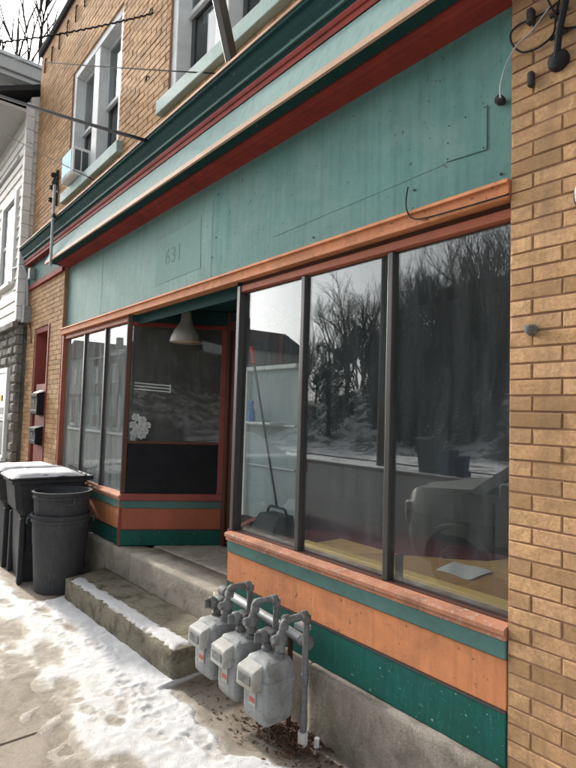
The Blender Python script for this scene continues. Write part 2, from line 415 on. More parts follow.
def brick_geo(mb, lx, hz, cx, cy, cz, jit=.0):
    a, b, c = lx/2-.0026, hz/2-.0028, .003
    f = [(-a+c, 0, -b+c), (a-c, 0, -b+c), (a-c, 0, b-c), (-a+c, 0, b-c)]
    s_ = [(-a, c, -b), (a, c, -b), (a, c, b), (-a, c, b)]
    k_ = [(-a, .035, -b), (a, .035, -b), (a, .035, b), (-a, .035, b)]
    if jit:
        s_ = [(x+random.uniform(-jit, 0)*(1 if x > 0 else -1)*.8, y, z+random.uniform(-jit, 0)*(1 if z > 0 else -1)*.5) for x, y, z in s_]
        f = [(x+random.uniform(-jit, jit), y+random.uniform(-jit, jit)*.6, z+random.uniform(-jit, jit)*.6) for x, y, z in f]
    vs = [(x+cx, y+cy, z+cz) for x, y, z in f+s_+k_]
    mb.add(vs, [(0, 1, 2, 3)]+[(i+4, (i+1) % 4+4, (i+1) % 4, i) for i in range(4)]+[(i+8, (i+1) % 4+8, (i+1) % 4+4, i+4) for i in range(4)])
rank = []
for b in bricks:
    cx, cz = (b[0]+b[1])/2, (b[2]+b[3])/2
    px, py, kz = project((cx, 0, cz))
    vis = -15 < px < 590 and -8 < py < 776 and not (3.5 < cz < 4.02)
    if cx < -7 and cz < 3.3 and py > 470: vis = False
    rank.append((0 if vis else 1, kz, b))
rank.sort(key=lambda t: (t[0], t[1]))
shared = {}
rest = MB()
for i, (v, kz, b) in enumerate(rank):
    lx, cx, cz = b[1]-b[0], (b[0]+b[1])/2, (b[2]+b[3])/2
    dy = random.uniform(-.0015, .002)
    if v == 0 and i < 290:
        key = (round(lx, 3), random.randint(0, 3))
        if key not in shared:
            q = MB(); brick_geo(q, lx, C, 0, 0, 0, .003); shared[key] = q.mesh('brick', 'brick')
        o = bpy.data.objects.new('brick', shared[key]); col.objects.link(o); o.location = (cx, dy, cz); o.rotation_euler = (random.uniform(-.004, .004), random.uniform(-.003, .003), random.uniform(-.006, .006))
        o.parent = wall; o.matrix_parent_inverse = world_loc(wall).inverted()
    else:
        brick_geo(rest, lx, C, cx, dy, cz, .001)
stuff(rest.obj('brickwork', 'brick', wall))
# parapet and its iron cramps
MB().prism_x([(-.03, 7.06), (-.05, 7.09), (-.05, 7.12), (.30, 7.13), (.30, 7.06)], XL-.04, XR).obj('parapet_cap', 'roof_dark', bld)
for i in range(12):
    x = -8.45+i*.351
    MB().tube([(x+.02, -.004, 6.90), (x+.012, -.012, 6.87), (x-.002, -.012, 6.73), (x-.02, -.004, 6.69)], .009, 6).obj('wall_cramp', 'iron', bld)
# rear shell so the building is closed
m = MB(); m.box(XL, .28, -.1, XL+.25, 9.2, 7.06); m.box(XR-.25, .28, -.1, XR, 9.2, 7.06); m.box(XL+.25, 8.95, -.1, XR-.25, 9.2, 7.06)
m.obj('side_wall', 'interior_wall', bld); MB().box(XL+.25, .28, 6.9, XR-.25, 8.95, 7.0).obj('roof', 'roof_dark', bld)
MB().box(XL+.25, .62, 3.55, XR-.25, 8.95, 3.8).obj('upper_floor', 'interior_wall', bld)
MB().box(XL+.25, .285, 3.52, XR-.25, .62, 3.8).obj('floor_edge', 'interior_wall', bld)

# upper windows
def sash_window(x0, x1, z0, z1, frame_only=False):
    W = MB(); t = .10
    W.box(x0, .02, z0, x0+t, .16, z1); W.box(x1-t, .02, z0, x1, .16, z1); W.box(x0+t, .02, z1-t, x1-t, .16, z1)
    cx = (x0+x1)/2; W.box(cx-.09, .025, z0, cx+.09, .16, z1-t)
    fr = W.obj('window', 'window_grey', bld, bevel=.006)
    MB().box(x0-.12, -.055, z0-.13, x1+.12, .20, z0-.003).obj('window_sill', 'sill_teal', fr, bevel=.008)
    for a, b in ((x0+t, cx-.09), (cx+.09, x1-t)):
        mid = z0+.72*(1.0)
        s = MB(); k = .045
        s.box(a, .115, mid, a+k, .15, z1-t); s.box(b-k, .115, mid, b, .15, z1-t); s.box(a+k, .115, z1-t-k, b-k, .15, z1-t); s.box(a+k, .115, mid, b-k, .15, mid+k)
        s.obj('upper_sash', 'window_grey', fr, bevel=.003)
        s = MB(); s.box(a, .155, z0, a+k, .185, mid+k); s.box(b-k, .155, z0, b, .185, mid+k); s.box(a+k, .155, z0, b-k, .185, z0+k); s.box(a+k, .155, mid, b-k, .185, mid+k)
        s.obj('lower_sash', 'sash_dark', fr, bevel=.003)
        MB().box(a+k, .128, mid+k, b-k, .134, z1-t-k).obj('pane', 'house_glass', fr)
        MB().box(a+k, .168, z0+k, b-k, .174, mid).obj('pane', 'house_glass', fr)
        cu = MB(); n = 12
        for i in range(n):      # curtain folds just inside
            xa, xb = a+(b-a)*i/n, a+(b-a)*(i+1)/n
            cu.add([(xa, .26+.02*(i % 2), mid+.02), (xb, .26+.02*((i+1) % 2), mid+.02), (xb, .26+.02*((i+1) % 2), z1-.02), (xa, .26+.02*(i % 2), z1-.02)], [(0, 1, 2, 3)])
        cu.obj('curtain', 'white_paint', fr)
for x0 in (-7.05, -4.27, -1.49): sash_window(x0, x0+1.65, 4.43, 6.0)

# crown cornice over the whole front
MB().prism_x([(.005, 4.06), (-.185, 4.005), (-.185, 3.975), (-.165, 3.965), (-.150, 3.93), (-.130, 3.895), (-.125, 3.882), (.005, 3.882)], -8.62, XR).obj('crown_moulding', 'teal_dark', bld)
MB().prism_x([(.004, 4.078), (-.192, 4.020), (-.194, 4.000), (-.187, 4.0), (-.187, 4.007), (.004, 4.063)], -8.63, XR).obj('flashing', 'pale_lip', bld)
MB().prism_x([(.005, 3.880), (-.132, 3.880), (-.132, 3.862), (.005, 3.862)], -8.61, XR).obj('cornice_fillet', 'teal_mid', bld)
MB().prism_x([(.005, 3.860), (-.118, 3.860), (-.104, 3.834), (.005, 3.834)], -8.60, XR).obj('cornice_bed', 'teal_dark', bld)
MB().prism_x([(.005, 3.832), (-.112, 3.832), (-.118, 3.815), (-.112, 3.795), (-.104, 3.79), (-.104, 3.755), (.005, 3.755)], -8.60, XR).obj('maroon_moulding', 'maroon', bld)
# pier end of the cornice
MB().prism_x([(.005, 3.753), (-.03, 3.753), (-.03, 3.478), (.005, 3.478)], -8.60, -7.12).obj('frieze', 'teal_mid', bld)
MB().prism_x([(.005, 3.476), (-.035, 3.476), (-.035, 3.40), (.005, 3.40)], -8.66, -6.98).obj('frieze_strip', 'maroon', bld, bevel=.005)
# projecting hood over the shop front
MB().prism_x([(.005, 3.753), (-.095, 3.753), (-.115, 3.73), (-.198, 3.509), (-.170, 3.509), (.005, 3.60)], -7.11, XR).obj('hood_fascia', 'teal_light', bld)
MB().prism_x([(-.150, 3.507), (-.205, 3.507), (-.208, 3.47), (-.192, 3.468), (-.188, 3.50), (-.150, 3.50)], -7.12, XR).obj('hood_lip', 'pale_lip', bld)
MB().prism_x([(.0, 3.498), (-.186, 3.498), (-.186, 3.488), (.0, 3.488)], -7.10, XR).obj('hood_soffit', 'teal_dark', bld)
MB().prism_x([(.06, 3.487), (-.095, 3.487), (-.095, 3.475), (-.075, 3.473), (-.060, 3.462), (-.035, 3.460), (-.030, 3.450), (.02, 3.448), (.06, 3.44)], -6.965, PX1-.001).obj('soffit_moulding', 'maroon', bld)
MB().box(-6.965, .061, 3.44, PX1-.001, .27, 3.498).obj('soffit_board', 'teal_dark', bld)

# sign board made of sheets
ed = [-6.965, -5.80, -4.58, -3.51, -2.29, PX1-.001]
for i in range(5):
    q = MB().box(ed[i]+.0008, .05+random.uniform(-.0008, .001), 2.66, ed[i+1]-.0008, .068, 3.46)
    q.obj('sign_board', 'teal_pale' if i < 3 else 'teal_board', bld)
MB().box(-6.965, .069, 2.5, PX1-.001, .085, 3.44).obj('sign_backing', 'teal_dark', bld)
MB().quadbox([(-2.75, .0485, 2.835), (-1.45, .0485, 2.868), (-1.45, .0485, 2.871), (-2.75, .0485, 2.8365)], [(-2.75, .0495, 2.835), (-1.45, .0495, 2.868), (-1.45, .0495, 2.871), (-2.75, .0495, 2.8365)]).obj('board_seam', 'number_paint', bld)
# patch panel with nails
pp = MB().quadbox([(-1.44, .044, 2.875), (-1.235, .044, 2.86), (-1.235, .044, 3.06), (-1.435, .044, 3.05)], [(-1.44, .049, 2.875), (-1.235, .049, 2.86), (-1.235, .049, 3.06), (-1.435, .049, 3.05)]).obj('patch_panel', 'teal_board', bld, bevel=.002)
for (x, z) in ((-1.43, 2.885), (-1.25, 2.872), (-1.245, 3.05), (-1.34, 3.045), (-1.425, 3.04), (-1.43, 2.96)):
    MB().lathe([(.0028, -.002), (.0028, .001), (.001, .003)], (x, .0425, z), 8, 'y').obj('nail', 'iron', pp)
for (x, z) in ((-1.62, 2.80), (-2.35, 2.74), (-3.45, 3.0), (-3.5, 2.86), (-1.17, 2.73), (-5.7, 2.72)):
    MB().lathe([(.006, -.002), (.006, .001), (.002, .003)], (x, .0465, z), 8, 'y').obj('nail', 'iron', bld)
# ghosted street number on a pale worn rectangle
for (x0, x1, z0, z1) in ((-4.47, -3.67, 2.80, 3.22),):
    q = MB(); q.add([(x0, .0475, z0), (x1, .0475, z0+.01), (x1-.02, .0475, z1), (x0+.03, .0475, z1-.02)], [(0, 1, 2, 3)]); q.obj('worn_patch', 'label_pale', bld)
fc = bpy.data.curves.new('number', 'FONT'); fc.body = '631'; fc.size = .20; fc.extrude = .0005; fc.space_character = 1.05
fo = bpy.data.objects.new('tmp_number', fc); col.objects.link(fo)
dg = bpy.context.evaluated_depsgraph_get(); me = bpy.data.meshes.new_from_object(fo.evaluated_get(dg)); bpy.data.objects.remove(fo)
no = bpy.data.objects.new('street_number', me); me.materials.append(MATS['number_paint']); col.objects.link(no)
no.location = (-4.29, .0468, 2.95); no.rotation_euler = (R_(90), R_(0), 0); put(no, bld)

# header band over windows and entrance
MB().prism_x([(.06, 2.672), (-.020, 2.672), (-.026, 2.655), (-.012, 2.650), (-.012, 2.615), (-.022, 2.610), (-.022, 2.590), (.06, 2.590)], PX0+.002, PX1-.001).obj('header_band', 'orange', bld)

# --- shop windows
def bulkhead(parent, pa, pb, xpad=0, first=True):
    """painted boards below a window from plan point pa to pb (outside on the right of pa->pb reversed)"""
    pa, pb = Vector((*pa, 0)), Vector((*pb, 0)); d = (pb-pa).normalized(); nrm = Vector((d.y, -d.x, 0))   # outward
    def strip(name, mat, z0, z1, o0, o1, bev=.004):
        a, b = pa, pb
        base = [a+nrm*o1, b+nrm*o1, b-nrm*.06, a-nrm*.06]; q = MB()
        q.quadbox([(p.x, p.y, z0) for p in base], [(p.x, p.y, z1) for p in base]); q.obj(name, mat, parent, bevel=bev)
    strip('sill_board', 'teal_mid', .772, .842, 0, .008)
    strip('bulkhead_panel', 'orange', .578, .770, 0, .000)
    strip('joint_strip', 'bronze', .568, .577, 0, .006, 0)
    strip('base_board', 'green', .367 if first else .43, .567, 0, .004)
def sill(parent, pa, pb, mat):
    pa, pb = Vector((*pa, 0)), Vector((*pb, 0)); d = (pb-pa).normalized(); nrm = Vector((d.y, -d.x, 0))
    prof = [(-.05, .844), (.010, .844), (.012, .866), (.022, .868), (.024, .886), (.018, .893), (-.05, .908)]
    q = MB(); q.quadbox([(pa+nrm*o).to_tuple()[:2]+(z,) for o, z in prof], [(pb+nrm*o).to_tuple()[:2]+(z,) for o, z in prof]); q.obj('sill', mat, parent)

MB().box(-3.06, .02, 2.520, PX1-.002, .075, 2.562).obj('frame_head', 'orange_red', bld, bevel=.004)
MB().box(-3.06, .035, 2.563, PX1-.002, .075, 2.589).obj('frame_shadow_strip', 'brown_frame', bld)
rw = MB().box(-3.085, .012, .909, -3.05, .085, 2.562).obj('shop_window', 'bronze', bld, bevel=.003)
bulkhead(bld, (-3.075, 0), (PX1-.002, 0)); sill(bld, (-3.09, 0), (PX1-.002, 0), 'orange_worn')
for x in (-2.412, -1.747):
    MB().box(x-.017, .030, .90, x+.017, .085, 2.52).obj('mullion', 'bronze', rw, bevel=.004)
MB().box(-1.720, .075, .905, -1.69, .10, 1.03).obj('bracket', 'bronze', rw)
for a, b in ((-3.05, -2.429), (-2.395, -1.764), (-1.730, PX1-.001)):
    MB().box(a, .055, .90, b, .061, 2.52).obj('pane', 'shop_glass', rw)
MB().box(-3.05, .03, .895, PX1-.002, .10, .909).obj('glazing_bead', 'brown_frame', rw)
# left bay
lw = MB().box(PX0+.003, .005, .909, PX0+.06, .09, 2.585).obj('shop_window', 'orange_red', bld, bevel=.004)
lw['label'] = 'left bay shop window with three narrow dusty panes'
MB().box(PX0+.06, .02, 2.535, -4.91, .075, 2.589).obj('frame_head', 'orange_red', lw, bevel=.004)
for x in (-6.215, -5.575): MB().box(x-.016, .03, .90, x+.016, .085, 2.535).obj('mullion', 'bronze', lw, bevel=.004)
for a, b in ((PX0+.06, -6.235), (-6.195, -5.595), (-5.555, -4.925)):
    MB().box(a, .055, .90, b, .061, 2.535).obj('pane', 'shop_glass_dusty', lw)
MB().tube([(-4.915, .01, .90), (-4.915, .01, 2.587)], .016, 8).obj('corner_post', 'bronze', lw)
MB().box(-4.945, .028, .908, -4.932, .052, 2.534).obj('corner_bead', 'pale_lip', lw)
bulkhead(bld, (PX0+.003, 0), (-4.91, 0), first=False); sill(bld, (PX0+.003, 0), (-4.905, 0), 'orange_worn')
MB().box(-4.922, -.012, .43, -4.898, .016, .84).obj('corner_bead', 'red_wood', bld)

# --- recessed entrance: two splayed sides and a door
A1, A2 = Vector((-4.91, .0, 0)), Vector((-4.42, .80, 0)); B1, B2 = Vector((-3.08, .02, 0)), Vector((-3.57, .80, 0))
def splay(a, b, flip):
    d = (b-a).normalized(); nn = Vector((d.y, -d.x, 0))*(1 if not flip else -1)
    ln = (b-a).length
    def slab(name, mat, s0, s1, z0, z1, o0, o1, parent, bev=.003):
        p = [a+d*s0+nn*o1, a+d*s1+nn*o1, a+d*s1+nn*o0, a+d*s0+nn*o0]
        q = MB().quadbox([(v.x, v.y, z0) for v in p], [(v.x, v.y, z1) for v in p]); return q.obj(name, mat, parent, bevel=bev)
    fr = slab('side_window', 'brown_frame', 0.0, .04, .91, 2.60, -.03, .012, bld)
    slab('frame_rail', 'maroon', .04, ln, 2.49, 2.525, -.03, .012, fr); slab('frame_fascia', 'teal_dark', .0, ln, 2.527, 2.66, -.03, .01, bld)
    slab('frame_stile', 'red_wood', ln-.05, ln, .91, 2.49, -.03, .012, fr)
    slab('pane', 'side_glass', .04, ln-.05, .93, 2.49, -.008, -.002, fr, 0)
    slab('sill', 'red_wood', .0, ln+.005, .845, .909, -.03, .028, fr, .008)
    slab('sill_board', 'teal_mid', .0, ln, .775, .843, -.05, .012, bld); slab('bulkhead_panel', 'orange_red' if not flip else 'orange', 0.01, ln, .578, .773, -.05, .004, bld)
    slab('joint_strip', 'bronze', 0.01, ln, .569, .577, -.05, .010, bld, 0); slab('base_board', 'green', 0.01, ln, .43, .568, -.05, .008, bld)
    return slab, fr
sA, frA = splay(A1, A2, False)
sA('black_panel', 'matte_black', .042, .885, .911, 1.375, -.001, .006, frA); sA('panel_ledge', 'brown_frame', .042, .885, 1.376, 1.40, -.001, .010, frA)
sB, frB = splay(B1, B2, True)
MB().box(-4.44, .79, .43, -4.36, .87, 2.66).obj('door_jamb', 'brown_frame', bld, bevel=.004)
MB().box(-3.63, .79, .43, -3.55, .87, 2.66).obj('door_jamb', 'brown_frame', bld, bevel=.004)
MB().box(-4.36, .80, 2.48, -3.63, .86, 2.56).obj('door_head', 'brown_frame', bld)
dr = MB(); dr.box(-4.35, .815, .455, -4.24, .855, 2.475); dr.box(-3.75, .815, .455, -3.64, .855, 2.475); dr.box(-4.24, .815, .455, -3.75, .855, .75); dr.box(-4.24, .815, 2.34, -3.75, .855, 2.475)
do = dr.obj('shop_door', 'brown_frame', bld, bevel=.004); MB().box(-4.24, .83, .75, -3.75, .836, 2.34).obj('pane', 'shop_glass', do)
MB().tube(fillet([(-3.70, .815, 1.40), (-3.70, .77, 1.40), (-3.70, .77, 1.65), (-3.70, .815, 1.65)], .02), .009).obj('door_handle', 'galvanised', do)
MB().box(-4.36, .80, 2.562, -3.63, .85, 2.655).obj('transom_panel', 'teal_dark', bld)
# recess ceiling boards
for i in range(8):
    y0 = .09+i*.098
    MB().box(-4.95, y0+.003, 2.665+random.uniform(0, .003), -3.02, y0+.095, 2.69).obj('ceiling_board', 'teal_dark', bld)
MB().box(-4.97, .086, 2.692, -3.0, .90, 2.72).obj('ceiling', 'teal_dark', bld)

# --- door to the flats on the left pier
MB().box(-8.25, .16, .02, -7.52, .20, 2.80).obj('flat_door', 'red_wood', bld)
MB().box(-8.249, .011, .0, -8.205, .159, 2.79).obj('door_jamb', 'red_wood', bld, bevel=.004); MB().box(-7.565, .011, 0, -7.521, .159, 2.79).obj('door_jamb', 'red_wood', bld, bevel=.004)
MB().box(-8.205, .011, 2.72, -7.565, .159, 2.79).obj('door_head', 'maroon', bld, bevel=.004)
for z0, z1 in ((.25, .95), (1.1, 1.75), (1.9, 2.5)): MB().box(-8.1, .150, z0, -7.67, .159, z1).obj('door_panel', 'red_wood', bld, bevel=.006)
MB().lathe([(.03, 0), (.03, -.02), (.012, -.03), (.028, -.05), (.028, -.065), (.01, -.075)], (-7.64, .159, 1.05), 12, 'y').obj('door_knob', 'galvanised', bld)
# plinths
m = MB(); m.box(-2.20, -.045, -.05, PX1+.0, .05, .365); roughen_later = m.obj('plinth', 'concrete', bld)
MB().box(-3.08, -.012, -.05, -2.203, .05, .365).obj('plinth', 'concrete', bld, bevel=.01)
MB().box(-6.96, -.03, -.05, -5.60, .05, .428).obj('plinth', 'concrete', bld, bevel=.01)

# interior shell
MB().box(-8.2, .9, .38, XR-.3, 8.9, .44).obj('shop_floor', 'interior_floor', bld)
MB().box(-8.2, 3.9, .44, XR-.3, 4.0, 3.5).obj('shop_back_wall', 'interior_wall', bld)
MB().box(-7.3, .30, .44, -7.2, 3.9, 3.5).obj('shop_side_wall', 'interior_wall', bld); MB().box(-.95, .30, .44, -.85, 3.9, 3.5).obj('shop_side_wall', 'interior_wall', bld)
MB().box(-8.2, .09, 3.2, XR-.3, 3.9, 3.43).obj('shop_ceiling', 'interior_wall', bld)
# display stages behind the glass
m = MB(); m.quadbox([(-3.0, .10, .80), (-1.0, .10, .80), (-1.0, 1.15, .80), (-3.62, 1.15, .80)], [(-3.0, .10, .862), (-1.0, .10, .862), (-1.0, 1.15, .862), (-3.62, 1.15, .862)])
ds = m.obj('display_stage', 'kraft', bld)
MB().box(-3.0, .102, .863, -1.0, .25, .868).obj('stage_edge', 'brown_frame', ds)
MB().box(-2.66, .255, .8625, -1.0, .335, .885).obj('stage_batten', 'wood_yellow', ds, bevel=.004)
MB().quadbox([(-3.45, .62, .8625), (-2.1, .62, .8625), (-1.75, .95, .8625), (-1.7, 1.14, .8625), (-3.6, 1.14, .8625)], [(-3.45, .62, .868), (-2.1, .62, .868), (-1.75, .95, .868), (-1.7, 1.14, .868), (-3.6, 1.14, .868)]).obj('stage_carpet', 'carpet_red', ds)
MB().quadbox([(-3.3, .25, .8625), (-2.64, .25, .8625), (-2.64, .615, .8625), (-3.4, .615, .8625)], [(-3.3, .25, .867), (-2.64, .25, .867), (-2.64, .615, .867), (-3.4, .615, .867)]).obj('stage_carpet', 'carpet_red', ds)
MB().quadbox([(-4.95, .10, .80), (-6.9, .10, .80), (-6.9, 1.1, .80), (-4.45, 1.1, .80)], [(-4.95, .10, .862), (-6.9, .10, .862), (-6.9, 1.1, .862), (-4.45, 1.1, .862)]).obj('display_stage', 'panel_sage', bld)

# ------------------------------------------------------------------ stoop: landing and step (slightly skewed to the front)
def roughen(o, cell=.022, amp=.004, edge=.007, seed=0):
    """break a clean block into worn concrete: dense grid, pitted faces, crumbled arrises"""
    bm = bmesh.new(); bm.from_mesh(o.data)
    sharp = [e for e in bm.edges if e.calc_face_angle(0) > .6]
    segs = [(e.verts[0].co.copy(), e.verts[1].co.copy()) for e in sharp]
    for _ in range(9):
        long = [e for e in bm.edges if e.calc_length() > cell*1.6]
        if not long: break
        bmesh.ops.subdivide_edges(bm, edges=long, cuts=1, use_grid_fill=True)
    bmesh.ops.triangulate(bm, faces=[f for f in bm.faces if len(f.verts) > 4]); bm.normal_update()
    for v in bm.verts:
        p = v.co; n1 = noise.noise(Vector((p.x*9, p.y*9, p.z*9+seed)))*.6+noise.noise(Vector((p.x*33, p.y*33, p.z*33+seed)))*.4
        dmin = 9
        for a, b in segs:
            ab = b-a; t = max(0, min(1, (p-a).dot(ab)/ab.length_squared)); dmin = min(dmin, (p-(a+ab*t)).length)
        k = max(0, 1-dmin/.018); chip = max(0, noise.noise(Vector((p.x*6+3, p.y*6, p.z*6+seed)))*1.6+.35)
        v.co = p+v.normal*(n1*amp-k*edge*(.5+chip))
    bm.to_mesh(o.data); bm.free()
    for f in o.data.polygons: f.use_smooth = True
    return o
def skew_box(name, pts, z0, z1, mat, parent=None, bev=.012):
    o = MB().quadbox([(x, y, z0) for x, y in pts], [(x, y, z1) for x, y in pts]).obj(name, mat, parent)
    return roughen(o, seed=len(bpy.data.objects))
stoop = thing('concrete_stoop', 'worn grey concrete landing in front of the recessed shop door', 'stoop', (-4.3, .1, 0))
yl = lambda x: -.065+(x+5.45)*.060
yb = lambda x: yl(x)+.29
skew_box('landing_edge', [(-5.598, yl(-5.6)), (-4.63, yl(-4.63)), (-4.63, yb(-4.63)), (-4.97, .09), (-5.598, .06)], -.05, .428, 'concrete_pale', stoop)
skew_box('landing_edge', [(-4.624, yl(-4.624)), (-3.35, yl(-3.35)), (-3.12, .105), (-3.30, yb(-3.30)), (-4.624, yb(-4.624))], -.05, .430, 'concrete_pale', stoop)
skew_box('landing_slab', [(-4.78, yb(-4.78)+.008), (-4.06, yb(-4.06)+.008), (-3.99, .83), (-4.42, .83)], -.05, .427, 'concrete_pale', stoop)
skew_box('landing_slab', [(-4.052, yb(-4.052)+.008), (-3.31, yb(-3.31)+.008), (-3.57, .83), (-3.982, .83)], -.05, .431, 'concrete_pale', stoop)
skew_box('landing_edge', [(-3.34, yl(-3.34)), (-3.085, .05), (-3.085, .09), (-3.115, .10)], -.05, .429, 'concrete_pale', stoop, .004)
roughen(roughen_later, .03)
step = skew_box('concrete_step', [(-4.95, -.455), (-3.085, -.375), (-3.08, yl(-3.08)-.008), (-5.09, yl(-5.09)-.01)], -.06, .198, 'concrete_mossy', None, .022)
tag(step, 'mossy low concrete step below the landing with a strip of snow', 'step')

# ------------------------------------------------------------------ snow on the pavement, with footprints and bare patches
bare = [(46, 611, .16, .05), (73, 629.5, .13, .045), (13, 632, .24, .10), (49.5, 654, .20, .085), (13, 671, .26, .13), (66, 688, .12, .06), (31, 685, .16, .07), (52, 710, .20, .09), (8, 700, .2, .12), (131, 765, .10, .06), (39, 758, .40, .17), (8, 745, .4, .2), (100, 625, .06, .02), (60, 585, .5, .02)]
bare = [(onZ(a, b).x, onZ(a, b).y, rx, ry) for a, b, rx, ry in bare]
prints = []
rp = random.Random(3)
for i in range(60):
    prints.append((rp.uniform(-5.2, -2.0), rp.uniform(-1.45, -.5), rp.uniform(-.5, .5)+(math.pi if rp.random() < .5 else 0)))
for a, b in ((150, 702), (160, 716), (138, 690), (152, 735), (175, 745), (120, 700), (110, 720)):
    p = onZ(a, b); prints.append((p.x, p.y, .3))
melt = [(-9, -.72), (-6.2, -.70), (-5.55, -.66), (-5.2, -.66), (-5.02, -.50), (-4.9, .2), (-3.09, .2), (-3.05, -.33), (-2.92, -.30), (-2.72, -.33), (-2.6, -.37), (-2.32, -.37), (-2.15, -.27), (-1.9, -.14), (-1.2, -.08), (3, -.06)]
def melt_y(x):
    for (a, ya), (b, yb) in zip(melt, melt[1:]):
        if a <= x <= b: return ya+(yb-ya)*(x-a)/(b-a)
    return 0
def nz(x, y, s, o=0): return noise.noise(Vector((x*s, y*s, o)))
def snow_t(x, y):
    n = nz(x, y, 2.3, 1)*.35+nz(x, y, 6, 2)*.32+nz(x, y, 15, 3)*.22+nz(x, y, 38, 4)*.12
    near = max(0.0, min(1.0, (y+1.05)/.45))              # trodden further from the shop front
    t = .33+.52*near+n*(.95-.40*near)
    west = max(0.0, min(1.0, (-4.9-x)/.8)); t += -.1*west
    for (cx, cy, rx, ry) in bare:
        d = math.hypot((x-cx)/rx, (y-cy)/ry)+nz(x, y, 9, 8)*.5
        if d < 1.5: t -= max(0, 1.5-d)*.55
    dm = (melt_y(x)+nz(x, y, 5, 6)*.05+nz(x, y, 18, 7)*.02)-y
    if dm < .10: t = min(t, -.25+dm/.10*.6)
    return t
def snow_h(x, y):
    t = snow_t(x, y)
    h = .019*(max(-.5, min(t, 1.0))+.12)
    if t > 0:
        h += (nz(x, y, 30, 11)*.003+nz(x, y, 70, 12)*.0015)*min(1, t*2)
    tt_ = t
    for (px, py, a) in prints:
        dx, dy = x-px, y-py
        if abs(dx) > .2 or abs(dy) > .2: continue
        u, v = dx*math.cos(a)+dy*math.sin(a), -dx*math.sin(a)+dy*math.cos(a)
        for (cu, ru, rv) in ((.05, .085, .048), (-.085, .045, .036)):
            e = math.hypot((u-cu)/ru, v/rv)
            if e < 1: tt_ = min(tt_, t-.32*min(1, (1-e)*3)); h -= .0065*min(1, (1-e)*6)*max(0.2, min(1, t)); h += .0016*math.sin(u*260)*min(1, (1-e)*5)
            elif e < 1.25: h += .002*max(0, 1-abs(e-1.12)/.13)*max(0, min(1, t))
    if t > -.1: h = max(h, .0006)
    if -5.0 < x < -3.05 and y > -.75: h += .02*max(0, min(1, (y+.62)/.22))*(.7+.5*nz(x, y, 8, 9))
    return h, tt_
def axis(parts):
    out = []
    for a, b, st in parts:
        n = max(1, round((b-a)/st)); out += [a+(b-a)*i/n for i in range(n)]
    return out+[parts[-1][1]]
ax = axis([(-9, -6.4, .06), (-6.4, -5.4, .025), (-5.4, -1.9, .0125), (-1.9, 2, .07)]); ay = axis([(-2.5, -1.5, .05), (-1.5, -.05, .0115), (-.05, 0, .05)])
m = MB(); th = []
for y in ay:
    for x in ax:
        h, t = snow_h(x, y); m.v.append((x, y, h)); th.append(t)
nx = len(ax)
for j in range(len(ay)-1):
    for i in range(nx-1):
        a = j*nx+i
        if max(m.v[q][2] for q in (a, a+1, a+nx, a+nx+1)) > -.012: m.f.append((a, a+1, a+nx+1, a+nx))
me = bpy.data.meshes.new('pavement_snow'); me.from_pydata(m.v, [], m.f)
at = me.attributes.new('thick', 'FLOAT', 'POINT'); at.data.foreach_set('value', th)
me.materials.append(MATS['snow']); me.polygons.foreach_set('use_smooth', [True]*len(me.polygons))
sn = bpy.data.objects.new('pavement_snow', me); col.objects.link(sn)
tag(sn, 'trampled snow with footprints and bare patches on the pavement', 'snow', kind='stuff')

def snow_strip(name, quad, z, th0, label, nxx=60, nyy=14, seed=0, edge=.35):
    """soft snow cover on a flat quad: corners a,b,c,d in plan"""
    a, b, c, d = [Vector((*p, 0)) for p in quad]; mm = MB(); tt = []
    for j in range(nyy+1):
        for i in range(nxx+1):
            u, v = i/nxx, j/nyy; p = a.lerp(b, u).lerp(d.lerp(c, u), v)
            e = min(u*nxx/6, (1-u)*nxx/6, v*4, (1-v)*4); e += nz(p.x, p.y, 7, seed)*edge+nz(p.x, p.y, 25, seed+1)*edge*.6
            hh = -.006+th0*max(0, min(1, e))+nz(p.x, p.y, 20, seed+2)*.003
            mm.v.append((p.x, p.y, z+hh)); tt.append(max(0.05, min(1, e*.9)))
    for j in range(nyy):
        for i in range(nxx):
            q = j*(nxx+1)+i; mm.f.append((q, q+1, q+nxx+2, q+nxx+1))
    me = bpy.data.meshes.new(name); me.from_pydata(mm.v, [], mm.f)
    at = me.attributes.new('thick', 'FLOAT', 'POINT'); at.data.foreach_set('value', tt)
    me.materials.append(MATS['snow']); me.polygons.foreach_set('use_smooth', [True]*len(me.polygons))
    o = bpy.data.objects.new(name, me); col.objects.link(o); tag(o, label, 'snow', kind='stuff'); return o
snow_strip('step_snow', [(-4.86, -.445), (-3.10, -.368), (-3.12, -.20), (-4.93, -.325)], .198, .016, 'thin strip of snow along the front of the concrete step', 150, 22, 3, .9)

